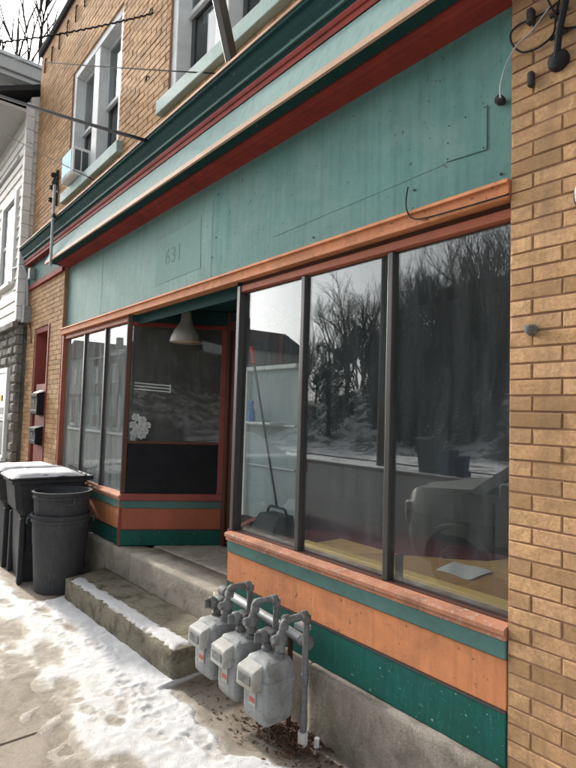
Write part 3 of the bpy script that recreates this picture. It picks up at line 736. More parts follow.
# ------------------------------------------------------------------ gas meters and their pipework
pitch = .2505
def make_meter():
    r = thing('gas_meter', '', 'gas meter', (0, 0, 0), 'gas meters below the shop window')
    w2, d2 = .105, .10
    body = MB(); prof = []
    # rounded diaphragm case: stacked rounded-rect rings
    def ring(sx, sy, z, n=24):
        out = []
        for k in range(n):
            a = 2*math.pi*k/n; c_, s_ = math.cos(a), math.sin(a); e = 2/8
            out.append((sx*abs(c_)**e*(1 if c_ >= 0 else -1), sy*abs(s_)**e*(1 if s_ >= 0 else -1), z))
        return out
    lv = [(.05, .05, .165), (.082, .08, .172), (.096, .092, .19), (.100, .095, .23), (.100, .095, .36), (.108, .103, .365), (.108, .103, .385), (.100, .096, .39), (.098, .094, .44), (.085, .08, .470), (.05, .05, .478)]
    o = 0
    for sx, sy, z in lv: body.v += ring(sx, sy, z)
    for i in range(len(lv)-1):
        for k in range(24):
            a = i*24+k; b = i*24+(k+1) % 24; body.f.append((a, b, b+24, a+24))
    body.f.append(tuple(reversed(range(24)))); body.f.append(tuple(range((len(lv)-1)*24, len(lv)*24)))
    bo = body.obj('case', 'meter_grey', r, smooth=True, auto=50)
    for x in (-.05, .05): MB().lathe([(.028, .47), (.028, .495), (.022, .50), (.022, .515)], (x, .02, 0), 12).obj('union_nut', 'pipe_grey', r, smooth=True)
    for x, y in ((-.085, -.085), (.085, -.085), (.085, .085), (-.085, .085), (0, -.095)):
        MB().lathe([(.008, .384), (.008, .394), (.004, .397)], (x, y, 0), 6).obj('bolt', 'meter_grey', bo)
    ib = MB().quadbox([(-.085, -.150, .345), (.06, -.150, .345), (.06, -.09, .345), (-.085, -.09, .345)], [(-.085, -.145, .44), (.06, -.145, .44), (.06, -.07, .465), (-.085, -.07, .465)]).obj('index_box', 'meter_pale', r, bevel=.012, seg=3)
    MB().box(-.060, -.1525, .375, .035, -.1495, .42).obj('index_window', 'pipe_grey', ib, bevel=.003)
    tg = MB().box(-.035, -.1000, .25, .02, -.0962, .335).obj('tag', 'meter_pale', r)
    MB().box(-.03, -.1012, .268, .015, -.1002, .292).obj('tag_print', 'tag_red', tg)
    # service regulator and cocks on top of the inlet
    va = MB(); va.lathe([(.0, -.01), (.03, -.01), (.036, .0), (.036, .02), (.02, .03), (.02, .055), (.0, .055)], (-.05, -.02, .555), 14, 'y'); va.obj('regulator', 'pipe_grey', r, smooth=True)
    MB().tube([(-.05, .02, .51), (-.05, .02, .545), (-.05, .0, .56)], .016, 8).obj('inlet_pipe', 'pipe_grey', r, smooth=True)
    MB().lathe([(.0, -.04), (.026, -.04), (.030, -.03), (.030, .03), (.026, .04), (0, .04)], (-.05, .04, .555), 12, 'x').obj('inlet_tee', 'pipe_grey', r, smooth=True)
    MB().box(-.056, -.062, .530, -.044, -.03, .58).obj('cock_lever', 'pipe_grey', r, bevel=.003)
    return r
labels = ['grey gas meter nearest the white capped riser pipe', 'grey gas meter in the middle of the row of three', 'grey gas meter beside the end of the concrete step']
mt = make_meter(); metre = [mt, copy_tree(mt), copy_tree(mt)]
for i, r in enumerate(metre):
    r.location = (-2.238-i*pitch, -.275, .015*i-.015); r['label'] = labels[i]; r.rotation_euler.z = R_((1.5, -2, 1)[i])
gp = thing('gas_pipework', 'grey painted gas pipes with three looped risers behind the meters', 'pipework', (-2.1, -.14, 0))
MB().tube([(-2.94, -.085, .548), (-2.19, -.085, .502)], .027, 14).obj('header_pipe', 'galvanised', gp, smooth=True)
for x, z in ((-2.965, .549), (-2.175, .501)):
    MB().lathe([(.034, -.03), (.036, -.02), (.036, .02), (.034, .03)], (x, -.085, z), 14, 'x').obj('end_cap', 'pipe_grey', gp, smooth=True)
for i in range(3):
    dx = -i*pitch; dz = .011*i; xb = -2.112+dx; xf = -2.188+dx+.0
    lo = .02 if i == 0 else .50
    pts = fillet([(xb-.01, -.135, lo), (xb, -.14, .672+dz), (xf+.03, -.255, .650+dz+.015*(i > 0)), (xf, -.255, .50+dz)], .03)
    MB().tube(pts, .0165, 12).obj('riser_pipe', 'pipe_grey', gp, smooth=True)
    for (p, ax_) in (((xb, -.14, .655+dz), 'z'), ((xf+.03, -.25, .625+dz), 'z'), ((xb-.0, -.158, .672+dz), 'y'), ((xf+.026, -.235, .652+dz), 'y')):
        MB().lathe([(.0215, -.018), (.024, -.012), (.024, .012), (.0215, .018)], p, 12, ax_).obj('elbow_collar', 'pipe_grey', gp, smooth=True)
    MB().lathe([(.019, .0), (.026, .008), (.026, .04), (.034, .05), (.034, .075), (.024, .085), (.02, .10)], (xf+.012, -.255, .49+dz), 12).obj('stop_cock', 'pipe_grey', gp, smooth=True)
    MB().lathe([(0, -.055), (.018, -.055), (.022, -.045), (.022, .0)], (xf+.012, -.255, .56+dz), 10, 'y').obj('cock_plug', 'pipe_grey', gp, smooth=True)
    if i: MB().tube([(xb, -.09, .535), (xb, -.135, .52)], .018, 10).obj('branch_pipe', 'pipe_grey', gp)
MB().tube([(-2.124, -.135, -.02), (-2.122, -.135, .085)], [.026, .026], 14).obj('pipe_sleeve', 'pvc_white', gp, smooth=True)
MB().lathe([(.022, -.012), (.022, .012)], (-2.117, -.137, .36), 12).obj('pipe_clip', 'pipe_grey', gp)
MB().box(-2.24, -.115, .56, -2.16, -.06, .585).obj('pipe_strap', 'galvanised', gp, bevel=.003)
for x in (-2.9, -2.3): MB().tube([(x, -.085, -.03), (x, -.085, .52)], .014, 8).obj('support_pipe', 'rust', gp)
ts = MB().tube([(-2.06, -.10, -.02), (-2.055, -.10, .07)], .014, 8).obj('pipe_stub', 'pvc_white', gp)
# dead leaves under the meters
m = MB(); rl = random.Random(5)
for i in range(520):
    x, y = rl.gauss(-2.22, .13), min(-.05, rl.gauss(-.15, .07)); z = max(.004, .03*rl.random()*max(0, 1-abs(x+2.22)*2)+.004)
    if y > -.05: y = -.06
    a, s, tl = rl.uniform(0, 6.3), rl.uniform(.008, .020), rl.uniform(-.7, .7)
    c_, s_ = math.cos(a), math.sin(a)
    vs = [(-s, 0, 0), (0, -s*.5, s*.25), (s, 0, s*tl), (0, s*.5, s*.2)]
    m.add([(x+c_*u-s_*v, y+s_*u+c_*v, z+wz+.004) for u, v, wz in vs], [(0, 1, 2, 3)])
tag(m.obj('dead_leaves', 'leaf_brown'), 'drift of dead brown leaves under the gas meters', 'leaves', kind='stuff')
m = MB()
for i in range(420):
    x, y = rl.uniform(-5.2, -1.6), rl.uniform(-.38, -.06)
    if -5.1 < x < -3.05: continue
    s = rl.uniform(.003, .008); m.box(x-s, y-s, 0, x+s*rl.uniform(.4, 1.2), y+s*rl.uniform(.4, 1.2), s*.9)
tag(m.obj('grit', 'slab'), 'loose sandy grit along the foot of the wall', 'grit', kind='stuff')

# ------------------------------------------------------------------ bins
def make_cart():
    r = thing('wheeled_cart', '', 'trash cart', (0, 0, 0), 'wheeled trash carts by the flat door')
    # origin at the middle of the base, front faces -y
    def rr(x0, x1, y0, y1, z, c=.05):
        return [(x0+c, y0, z), (x1-c, y0, z), (x1, y0+c, z), (x1, y1-c, z), (x1-c, y1, z), (x0+c, y1, z), (x0, y1-c, z), (x0, y0+c, z)]
    b = MB(); lv = [rr(-.225, .225, -.24, .22, .0, .03), rr(-.24, .24, -.26, .25, .28), rr(-.245, .245, -.27, .27, .64), rr(-.275, .275, -.315, .30, .70), rr(-.285, .285, -.345, .32, .94), rr(-.30, .30, -.365, .335, .945), rr(-.30, .30, -.365, .335, .985)]
    for l in lv: b.v += l
    for i in range(len(lv)-1):
        for k in range(8):
            a = i*8+k; q = i*8+(k+1) % 8; b.f.append((a, q, q+8, a+8))
    b.f.append(tuple(reversed(range(8)))); b.f.append(tuple(range((len(lv)-1)*8, len(lv)*8)))
    b.obj('body', 'black_plastic', r, bevel=.012, seg=2)
    for sx in (-1, 1): MB().box(sx*.255-.035, -.285, 0, sx*.255+.035, -.235, .62).obj('leg_rib', 'black_plastic', r, bevel=.012)
    l = MB(); l.quadbox(rr(-.31, .31, -.395, .33, .986, .06), rr(-.31, .31, -.395, .33, 1.008, .06)); l.quadbox(rr(-.27, .27, -.34, .28, 1.008, .06), rr(-.25, .25, -.31, .25, 1.028, .06))
    lo = l.obj('lid', 'black_plastic', r, bevel=.008)
    MB().tube([(-.26, .38, .985), (.26, .38, .985)], .017, 10).obj('handle', 'black_plastic', r, smooth=True)
    for x in (-.24, -.08, .08, .24): MB().box(x-.02, .31, .955, x+.02, .39, 1.0).obj('hinge', 'black_plastic', r, bevel=.006)
    for sx in (-1, 1):
        wl = MB().lathe([(.0, -.03), (.06, -.03), (.12, -.032), (.135, -.02), (.135, .02), (.12, .032), (.0, .03)], (sx*.285, .20, .135), 18, 'x').obj('wheel', 'rubber', r, smooth=True)
    sn_ = MB(); n = 16; tt = []
    for j in range(n+1):
        for i in range(n+1):
            u, v = i/n, j/n; x, y = -.30+.60*u, -.385+.68*v
            e = min(u, 1-u, v, 1-v)*9+nz(x, y, 6, 2)*.5
            sn_.v.append((x, y, 1.004+.040*max(0, min(1, e))+nz(x, y, 9, 5)*.004)); tt.append(.9)
    for j in range(n):
        for i in range(n):
            q = j*(n+1)+i; sn_.f.append((q, q+1, q+n+2, q+n+1))
    so_ = sn_.obj('lid_snow', 'snow', lo, smooth=True, auto=0)
    a_ = so_.data.attributes.new('thick', 'FLOAT', 'POINT'); a_.data.foreach_set('value', tt)
    return r
ct = make_cart(); ct.location = (-5.90, -.385, 0); ct['label'] = 'black wheeled cart with snowy lid beside the round grey cans'; ct.rotation_euler.z = R_(-3)
c2 = copy_tree(ct); c2.location = (-6.62, -.40, 0); c2['label'] = 'second black wheeled cart with snowy lid, against the brick pier'; c2.rotation_euler.z = R_(2)
def make_can(name, lab, z0, hh, r0, r1, handles_z, ang):
    r = thing(name, lab, 'trash can', (-5.335, -.395, 0))
    cx, cy = -5.335, -.395
    b = MB(); t = .006
    prof = [(r0, z0), (r0+.004, z0+.004), (r0+(r1-r0)*.55, z0+hh*.60), (r0+(r1-r0)*.60, z0+hh*.60+.004), (r1-.012, z0+hh-.07), (r1, z0+hh-.065), (r1, z0+hh-.045), (r1-.008, z0+hh-.04), (r1-.004, z0+hh-.012), (r1+.008, z0+hh-.010), (r1+.008, z0+hh), (r1-.012, z0+hh), (r1-.016, z0+hh-.05), (r0, z0+.03)]
    b.lathe(prof, (cx, cy, 0), 48); b.obj('body', 'grey_plastic', r, smooth=True, auto=35)
    for a in (R_(ang), R_(ang+180)):
        c_, s_ = math.cos(a), math.sin(a); rr_ = r1-.004
        def P(u, o, z): return (cx+c_*(rr_+o)-s_*u, cy+s_*(rr_+o)+c_*u, z)
        MB().tube(fillet([P(-.065, -.01, handles_z+.02), P(-.065, .028, handles_z+.02), P(-.06, .03, handles_z-.03), P(.06, .03, handles_z-.03), P(.065, .028, handles_z+.02), P(.065, -.01, handles_z+.02)], .012, 3), .009, 8).obj('handle', 'grey_plastic', r, smooth=True)
    return r
make_can('round_can', 'lower grey round plastic can holding another can', 0.004, .70, .205, .262, .655, -108)
make_can('round_can', 'upper grey round plastic can nested in the lower can', .20, .715, .195, .258, .845, -8)
c = bpy.data.objects['round_can.001']

# ------------------------------------------------------------------ things in the windows and entrance
lp = thing('pendant_lamp', 'grey bell shaped pendant lamp under the entrance ceiling', 'lamp', (-4.40, .34, 2.66))
lx, ly = -4.40, .34
MB().lathe([(.012, 2.665), (.012, 2.60), (.045, 2.595), (.052, 2.53), (.060, 2.50), (.105, 2.43), (.138, 2.36), (.145, 2.325), (.148, 2.318), (.142, 2.318), (.132, 2.36), (.10, 2.425), (.05, 2.49), (.0, 2.50)], (lx, ly, 0), 36).obj('shade', 'lamp_grey', lp, smooth=True, auto=50)
MB().lathe([(.139, 2.320), (.130, 2.36), (.098, 2.424), (.048, 2.488), (.0, 2.494)], (lx, ly, 0), 36).obj('shade_lining', 'lamp_inside', lp, smooth=True, auto=0)
MB().lathe([(.0, 2.38), (.022, 2.385), (.03, 2.41), (.022, 2.44), (.014, 2.47), (.014, 2.5)], (lx, ly, 0), 14).obj('bulb', 'rose_white', lp, smooth=True)
# bunch of white cloth roses behind the side pane
br = thing('rose_bunch', 'bunch of white cloth roses behind the side pane of the entrance', 'flowers', (-4.86, .16, 1.40))
rr = random.Random(11)
dA = (A2-A1).normalized(); nA = Vector((dA.y, -dA.x, 0))
for (s, z, rad) in ((.07, 1.62, .042), (.13, 1.59, .045), (.05, 1.545, .042), (.115, 1.525, .045), (.175, 1.545, .04), (.06, 1.465, .043), (.13, 1.455, .046), (.085, 1.50, .04), (.16, 1.49, .038), (.05, 1.42, .03)):
    c0 = A1+dA*(s+.03)-nA*.060+Vector((0, 0, z)); rad *= .84; q = MB()
    for ring_, (pn, pr, tilt) in enumerate(((5, .35, 1.2), (6, .65, .85), (7, 1.0, .45))):
        for k in range(pn):
            a = 2*math.pi*(k+rr.random()*.4)/pn; e1 = Vector((dA.x*math.cos(a), dA.y*math.cos(a), math.sin(a))); e2 = nA; t1 = e1.cross(e2)
            base = c0+e1*rad*pr*.25; tip = c0+e1*rad*pr*1.12+e2*rad*tilt*.8
            q.add([base-t1*rad*.15, base+t1*rad*.15, (base+tip)/2+t1*rad*.42+e1*rad*.1, tip+t1*rad*.2, tip-t1*rad*.2, (base+tip)/2-t1*rad*.42+e1*rad*.1], [(0, 1, 2, 3, 4, 5)])
    q.obj('rose', 'rose_white', br)
st = MB()
for s in (.05, .1, .15): st.tube([A1+dA*(s+.03)-nA*.09+Vector((0, 0, 1.5)), A1+dA*.13-nA*.10+Vector((0, 0, 1.41))], .004, 6)
st.obj('stem', 'evergreen', br)
q = MB().lathe([(.035, .8625), (.04, .87), (.06, 1.3), (.055, 1.41), (.05, 1.41), (.05, 1.3), (.03, .88)], tuple((A1+dA*.15-nA*.16)[:2])+(0,), 16)
tag(q.obj('tall_vase', 'matte_black', smooth=True), 'tall dark vase holding the white cloth roses', 'vase')
sf = thing('wall_shelf', 'white slatted shelf bracket seen through the side pane', 'shelf', (-4.6, .4, 1.95))
f0, f1 = A1+dA*.05-nA*.16, A1+dA*.40-nA*.16
for k, z in enumerate((1.955, 1.925, 1.895)):
    MB().tube([f0+Vector((0, 0, z)), f1+Vector((0, 0, z-.02))], .006, 6).obj('slat', 'panel_white', sf)
MB().tube([f1+Vector((0, 0, 1.945)), f1+Vector((0, 0, 1.865))], .007, 6).obj('end_bar', 'panel_white', sf)
MB().tube([f0+Vector((0, 0, 1.965)), f0+Vector((0, 0, .86))], .010, 6).obj('post', 'bronze', sf)
# lobby dustpan with a long handle
dp = thing('dustpan', 'black lobby dustpan with long handle and red grip in window', 'dustpan', (-3.0, .30, .868))
bx, by = -2.975, .30
q = MB().quadbox([(bx-.13, by-.12, .869), (bx+.13, by-.12, .869), (bx+.13, by+.10, .869), (bx-.13, by+.10, .869)], [(bx-.115, by-.04, 1.0), (bx+.115, by-.04, 1.0), (bx+.115, by+.09, 1.0), (bx-.115, by+.09, 1.0)])
q.obj('pan', 'matte_black', dp, bevel=.008)
MB().tube(fillet([(bx-.11, by+.03, .99), (bx-.09, by+.03, 1.045), (bx+.09, by+.03, 1.045), (bx+.11, by+.03, .99)], .03), .010, 8).obj('bail', 'matte_black', dp)
MB().tube([(bx, by+.03, 1.04), (-3.35, .36, 2.08)], .0085, 8).obj('handle', 'bronze', dp)
MB().tube([(-3.345, .359, 2.07), (-3.388, .366, 2.20)], [.016, .019], 10).obj('grip', 'red_plastic', dp)
# white framed board leaning in the display
wb = thing('display_board', 'tall white edged board standing in the shop window', 'board', (-3.4, .6, .868))
MB().box(-3.66, .50, .869, -3.63, .56, 2.07).obj('edge_strip', 'panel_white', wb, bevel=.003)
MB().box(-3.625, .53, .869, -3.02, .55, 2.03).obj('panel', 'panel_sage', wb)
MB().box(-3.68, .485, 2.035, -3.0, .57, 2.065).obj('top_shelf', 'panel_white', wb, bevel=.004)
MB().box(-3.62, .515, 1.60, -3.03, .529, 1.612).obj('seam_strip', 'window_grey', wb); MB().box(-3.62, .515, 1.28, -3.03, .529, 1.288).obj('seam_strip', 'window_grey', wb)
MB().box(-3.63, .40, 1.613, -3.18, .529, 1.625).obj('small_shelf', 'panel_white', wb)
cs = MB().quadbox([(-2.32, .37, .8632), (-1.22, .345, .8632), (-1.16, .60, .8632), (-2.05, .80, .8632)], [(-2.32, .37, .8662), (-1.22, .345, .8662), (-1.16, .60, .8662), (-2.05, .80, .8662)]).obj('cardboard_sheet', 'cardboard')
tag(cs, 'flat brown cardboard sheet lying under the white paper', 'cardboard')
bt = thing('spray_bottle', 'blue spray bottle on the white board shelf', 'bottle', (-3.50, .46, 1.625))
MB().lathe([(.028, 1.626), (.032, 1.63), (.032, 1.70), (.014, 1.74), (.014, 1.76)], (-3.50, .46, 0), 14).obj('bottle_body', 'blue_plastic', bt, smooth=True)
MB().box(-3.53, .445, 1.761, -3.485, .475, 1.79).obj('trigger_head', 'blue_plastic', bt, bevel=.004)
q = MB(); pa = [(-1.80, .52), (-1.58, .50), (-1.60, .76), (-1.83, .74)]
for j in range(5):
    for i in range(7):
        u, v = i/6, j/4; x = (pa[0][0]*(1-u)+pa[1][0]*u)*(1-v)+(pa[3][0]*(1-u)+pa[2][0]*u)*v; y = (pa[0][1]*(1-u)+pa[1][1]*u)*(1-v)+(pa[3][1]*(1-u)+pa[2][1]*u)*v
        q.v.append((x, y, .8672+.006*abs(math.sin(u*4+v*2))))
for j in range(4):
    for i in range(6): a = j*7+i; q.f.append((a, a+1, a+8, a+7))
po = q.obj('paper_sheet', 'paper'); sm = po.modifiers.new('thick', 'SOLIDIFY'); sm.thickness = .0006; sm.offset = 1
tag(po, 'sheet of white paper lying on the brown display stage', 'paper')

# ------------------------------------------------------------------ fittings on the facade
# window air conditioner
ac = thing('air_conditioner', 'white window air conditioner hanging from the upper window', 'air conditioner', (-6.45, -.1, 4.43))
MB().box(-6.88, -.13, 4.436, -6.45, .10, 4.78).obj('case', 'white_paint', ac, bevel=.012)
MB().box(-6.85, -.136, 4.50, -6.50, -.131, 4.76).obj('front_film', 'film_blue', ac)
for i in range(2): MB().box(-6.449, -.11+i*.085, 4.50, -6.445, -.04+i*.085, 4.74).obj('vent', 'sash_dark', ac)
for i in range(4): MB().box(-6.86, -.141, 4.45+i*.012, -6.47, -.137, 4.456+i*.012).obj('grille_bar', 'window_grey', ac)
# steel sign bracket on the cornice
bk = thing('sign_strut', 'dark square steel strut rising from the cornice by the upper window', 'strut', (-3.15, -.12, 4.0))
pA, pB = onY(232, 62, -.11), onY(214, -25, -.36)
d = (pB-pA).normalized(); u = Vector((1, 0, 0)); u = (u-d*u.dot(d)).normalized(); v = d.cross(u); wq = .032
rect = lambda c: [c+u*wq+v*wq, c-u*wq+v*wq, c-u*wq-v*wq, c+u*wq-v*wq]
MB().quadbox(rect(pA-d*.05), rect(pB)).obj('tube', 'bronze', bk, bevel=.004)
MB().box(pA.x-.06, -.17, 4.0, pA.x+.06, .0, 4.06).obj('foot_plate', 'iron', bk, bevel=.004)
# overhead cables
def cable(name, label, pts, r, mat='black_cable', n=6):
    o = MB().tube(pts, r, n).obj(name, mat, None, smooth=True, auto=0); return tag(o, label, 'cable')
a = onY(146, 140.5, -.19); cable('overhead_cable', 'thick black service cable ending above the teal cornice', sag(onY(-60, 74, -1.35), a, .03)+[onY(146, 140.5, -.0)], .016)
a = onY(154, 13, 0)
tw = []
P0, P1 = onY(-60, 48, -1.6), a
for i in range(90):
    t = i/89; c0 = P0.lerp(P1, t)-Vector((0, 0, .05*4*t*(1-t))); tw.append(c0+Vector((0, math.cos(i*2.3)*.006, math.sin(i*2.3)*.006)))
cable('overhead_cable', 'twisted cable tied to an iron eye beside the upper window', tw, .008)
MB_eye = MB().tube([a+Vector((.03*math.cos(t), -.03, .03*math.sin(t))) for t in [i*.7 for i in range(10)]], .006, 6).obj('wall_eye', 'iron', None); tag(MB_eye, 'small iron eye where the twisted cable is tied', 'wall hook')
cable('overhead_cable', 'thin cable running across the upper windows to the cornice', sag(onY(-60, 50, -1.1), onY(216, 73.5, -.02), .04), .005)
cable('overhead_cable', 'thin cable sloping down past the white air conditioner', sag(onY(-60, 98, -1.0), onY(96, 181, -.03), .03), .005)
e = onY(150, 80, -.0); hk = MB().tube([e+Vector((.025*math.cos(t), -.02-.004*t, .025*math.sin(t))) for t in [i*.6 for i in range(12)]], .006, 6).obj('wall_hook', 'iron'); tag(hk, 'small curled iron hook on the brick between the upper windows', 'wall hook')
# service mast with insulator rack
ms = thing('service_mast', 'galvanised electric conduit with insulator rack beside the cornice end', 'conduit', (-7.7, -.2, 3.5))
c0, c1 = onY(51, 272, -.20), onY(50.5, 196, -.20)
MB().tube([(c0.x, -.21, 3.40), (c0.x, -.21, c1.z+.10)], .017, 10).obj('conduit', 'galvanised', ms, smooth=True)
MB().box(c0.x-.05, -.23, 4.0, c0.x+.05, -.0, 4.03).obj('bracket', 'iron', ms)
xr = onY(55, 190, -.03).x
for k, z in enumerate((4.42, 4.58, 4.74)):
    MB().lathe([(.02, 0), (.045, .015), (.03, .03), (.045, .045), (.02, .06)], (xr+.03*k-.02, -.06, z), 12).obj('insulator', 'iron', ms, smooth=True)
MB().box(xr-.015, -.03, 4.38, xr+.03, .0, 4.86).obj('rack', 'iron', ms)
MB().tube(fillet([(c0.x, -.21, c1.z+.09), (c0.x+.02, -.20, c1.z+.25), (c0.x-.15, -.12, c1.z+.05), (xr+.04, -.07, 4.60)], .05), .009, 6).obj('drip_loop', 'black_cable', ms)
MB().lathe([(.035, 0), (.04, .02), (.02, .08)], (c0.x, -.21, c1.z+.08), 10).obj('weatherhead', 'iron', ms)
# conduit bend and box at the corner of the pier
cb_ = thing('corner_conduit', 'grey bent conduit and small box at the corner of the brick pier', 'conduit', (-8.6, -.06, 3.0))
MB().tube(fillet([(-9.0, -.17, 3.78), (-8.64, -.10, 3.78), (-8.60, -.05, 3.55), (-8.60, -.03, 3.10)], .10, 6), .022, 10).obj('conduit', 'galvanised', cb_, smooth=True)
MB().box(-8.64, -.10, 2.92, -8.50, .0, 3.16).obj('junction_box', 'meter_grey', cb_, bevel=.008)
MB().box(-8.40, -.10, 3.52, -8.28, -.03, 3.68).obj('small_box', 'meter_grey', cb_, bevel=.006)
MB().tube([(-8.5, -.015, 2.92), (-8.42, -.012, 2.80), (-8.38, -.01, 2.6)], .006, 6).obj('wire', 'black_cable', cb_)
# mail boxes
def mailbox(x0, x1, z0, z1, label, snowy):
    r = thing('mailbox', label, 'mailbox', ((x0+x1)/2, .0, z0), 'mailboxes by the flat door')
    MB().prism_x([(-.0, z0), (-.10, z0+.02), (-.10, z1-.03), (-.0, z1)], x0, x1).obj('box', 'matte_black', r, bevel=.006)
    MB().prism_x([(-.0, z1+.012), (-.11, z1-.022), (-.11, z1-.06), (-.105, z1-.06), (-.105, z1-.028), (.0, z1+.003)], x0-.008, x1+.008).obj('lid', 'matte_black', r, bevel=.003)
    MB().lathe([(.0, -.006), (.012, -.006), (.012, 0)], ((x0+x1)/2, -.10, (z0+z1)/2+.03), 10, 'y').obj('lock', 'galvanised', r)
    MB().box(x0+.02, -.1025, z0+.06, x1-.02, -.0995, z0+.075).obj('slot', 'bronze', r)
    if snowy: MB().prism_x([(-.0, z1+.014), (-.09, z1-.014), (-.09, z1+.0), (-.02, z1+.03), (0, z1+.03)], x0+.06, x1).obj('paper_mail', 'paper', r, bevel=.006)
MB().box(-7.545, -.012, 0.0, -7.50, .008, 2.80).obj('door_trim', 'red_wood', bld)
mailbox(-7.86, -7.545, 1.575, 1.88, 'upper black mailbox with pale mail on top', True)
mailbox(-7.86, -7.55, 1.18, 1.43, 'lower black mailbox under the other mailbox', False)
MB().box(-8.0, -.0, .0, -7.546, .010, 2.0).obj('mailbox_board', 'red_wood', bld)
# cables and spike on the right pier
pc = thing('pier_cable', 'black cable coming down the brick pier to a round entry plate', 'cable', (-.91, -.03, 3.06))
p0 = onY(560, 62, 0)
MB().tube([p0+Vector((0, -.03, 0)), p0+Vector((.012, -.032, .10)), p0+Vector((.045, -.03, .26)), p0+Vector((.06, -.03, .385))], .013, 8).obj('cable', 'black_cable', pc, smooth=True)
MB().lathe([(.038, -.0), (.04, -.015), (.034, -.03), (.018, -.04)], tuple(p0), 20, 'y').obj('entry_plate', 'black_cable', pc, smooth=True)
for dz in (.10, .19): MB().box(p0.x-.035, -.012, p0.z+dz, p0.x+.03, .0, p0.z+dz+.012).obj('cable_clip', 'iron', pc)
def wire(label, pix, r, Y=-.012, name='thin_wire', mat='black_cable'):
    pts = [onY(a, b, Y) for a, b in pix]
    sm_ = []
    for i in range(len(pts)-1):
        p_, q_, r_, t_ = pts[max(i-1, 0)], pts[i], pts[i+1], pts[min(i+2, len(pts)-1)]
        for k in range(6):
            t = k/6; sm_.append(.5*((2*q_)+(r_-p_)*t+(2*p_-5*q_+4*r_-t_)*t*t+(3*q_-p_-3*r_+t_)*t**3))
    sm_.append(pts[-1])
    return tag(MB().tube(sm_, r, 6).obj(name, mat, None, smooth=True, auto=0), label, 'wire')
wire('slack black wire looped against the top of the brick pier', [(561, -6), (556, 14), (554, 32), (545, 43), (533, 50), (521, 52), (512, 44), (511, 33), (520, 24), (532, 19), (545, 12), (558, 2)], .0042, -.014)
pale_wire = wire('pale wire from the brick pier down to the sign board', [(550, 6), (540, 20), (530, 33), (517, 45), (506, 65), (500.5, 85), (500.5, 98)], .0032, -.03, mat='galvanised')
wire('black wire crossing the corner of the brick pier', [(548, 0), (557, 18), (562, 28), (580, 26)], .004, -.014)
wire('short black wire hanging from the sign board over the orange band', [(408, 187), (406, 200), (407, 211), (412, 218), (425, 218), (468, 206), (509, 194)], .0035, -.028)
q0 = onY(501, 101, .03); MB().lathe([(.012, -.03), (.02, -.02), (.02, .0), (.012, .018)], tuple(q0), 12, 'y').obj('end_cap', 'iron', pale_wire)
q0 = onY(533, 81, 0); tag(MB().box(q0.x-.012, -.03, q0.z-.03, q0.x+.012, .0, q0.z+.03).obj('wall_clamp', 'iron', bevel=.008), 'small rusty clamp on the brick pier below the wires', 'clamp')
q0 = onY(533, 19, 0); tag(MB().box(q0.x-.014, -.035, q0.z-.03, q0.x+.014, .0, q0.z+.03).obj('wire_splitter', 'iron', bevel=.008), 'black wire splitter in the loops on the brick pier', 'wire splitter')
q0 = onY(532, 330, 0); tag(MB().lathe([(.022, 0), (.024, -.008), (.016, -.02), (.018, -.032), (.008, -.038)], tuple(q0), 14, 'y').obj('wall_spigot', 'stone_grey', smooth=True), 'small corroded knob on the brick pier beside the window', 'knob')
q0 = onY(595, 192, 0); lg = thing('wall_fitting', 'round pale fitting screwed to the brick pier', 'wall fitting', tuple(q0))
MB().lathe([(.065, 0), (.065, -.012), (.055, -.02), (.05, -.05), (.035, -.065), (.0, -.07)], tuple(q0), 24, 'y').obj('dome', 'meter_pale', lg, smooth=True)
MB().lathe([(.072, .0), (.072, -.006), (.066, -.008)], tuple(q0), 24, 'y').obj('ring', 'iron', lg)

# ------------------------------------------------------------------ neighbouring house on the left
nb = thing('neighbour_house', 'white clapboard house with grey stone base beside the brick building', 'house', (-11.5, 2, 0))
NX0, NX1, NF = -15.5, -8.735, -.14
MB().box(NX0, NF+.03, 2.95, NX1-.03, 9, 6.15).obj('wall_core', 'white_siding', nb)
MB().box(NX0, NF+.05, -.1, NX1-.05, 9, 2.95).obj('wall_core', 'stone_grey', nb)
win = [(-9.98, -9.18, 3.62, 4.95), (-12.6, -11.8, 3.62, 4.95)]
z = 2.97; bh = .162; shared_b = {}
while z < 6.1:
    segs = [(NX0, NX1-.10)]
    for (a, b, c_, d_) in win:
        if z+bh > c_-.05 and z < d_+.05:
            ns = []
            for (s0, s1) in segs:
                if b+.10 < s0 or a-.10 > s1: ns.append((s0, s1)); continue
                ns += [(s0, a-.10), (b+.10, s1)]
            segs = ns
    for (s0, s1) in segs:
        if s1-s0 < .05: continue
        MB().prism_x([(NF-.002, z), (NF+.032, z), (NF+.032, z+bh+.02), (NF+.022, z+bh+.02)], s0, s1).obj('siding_board', 'white_siding', nb)
    # side boards facing the shop roof gap
    q = MB().quadbox([(NX1+.004, NF+.10, z), (NX1-.03, NF+.10, z), (NX1-.03, 4, z), (NX1+.004, 4, z)], [(NX1-.018, NF+.10, z+bh+.02), (NX1-.03, NF+.10, z+bh+.02), (NX1-.03, 4, z+bh+.02), (NX1-.018, 4, z+bh+.02)])
    q.obj('siding_board', 'white_siding', nb)
    z += bh
z = 2.97
while z < 6.1:
    MB().box(NX1-.098, NF-.016, z+.003, NX1+.014, NF+.098, z+.205).obj('corner_block', 'white_paint', nb, bevel=.006); z += .208
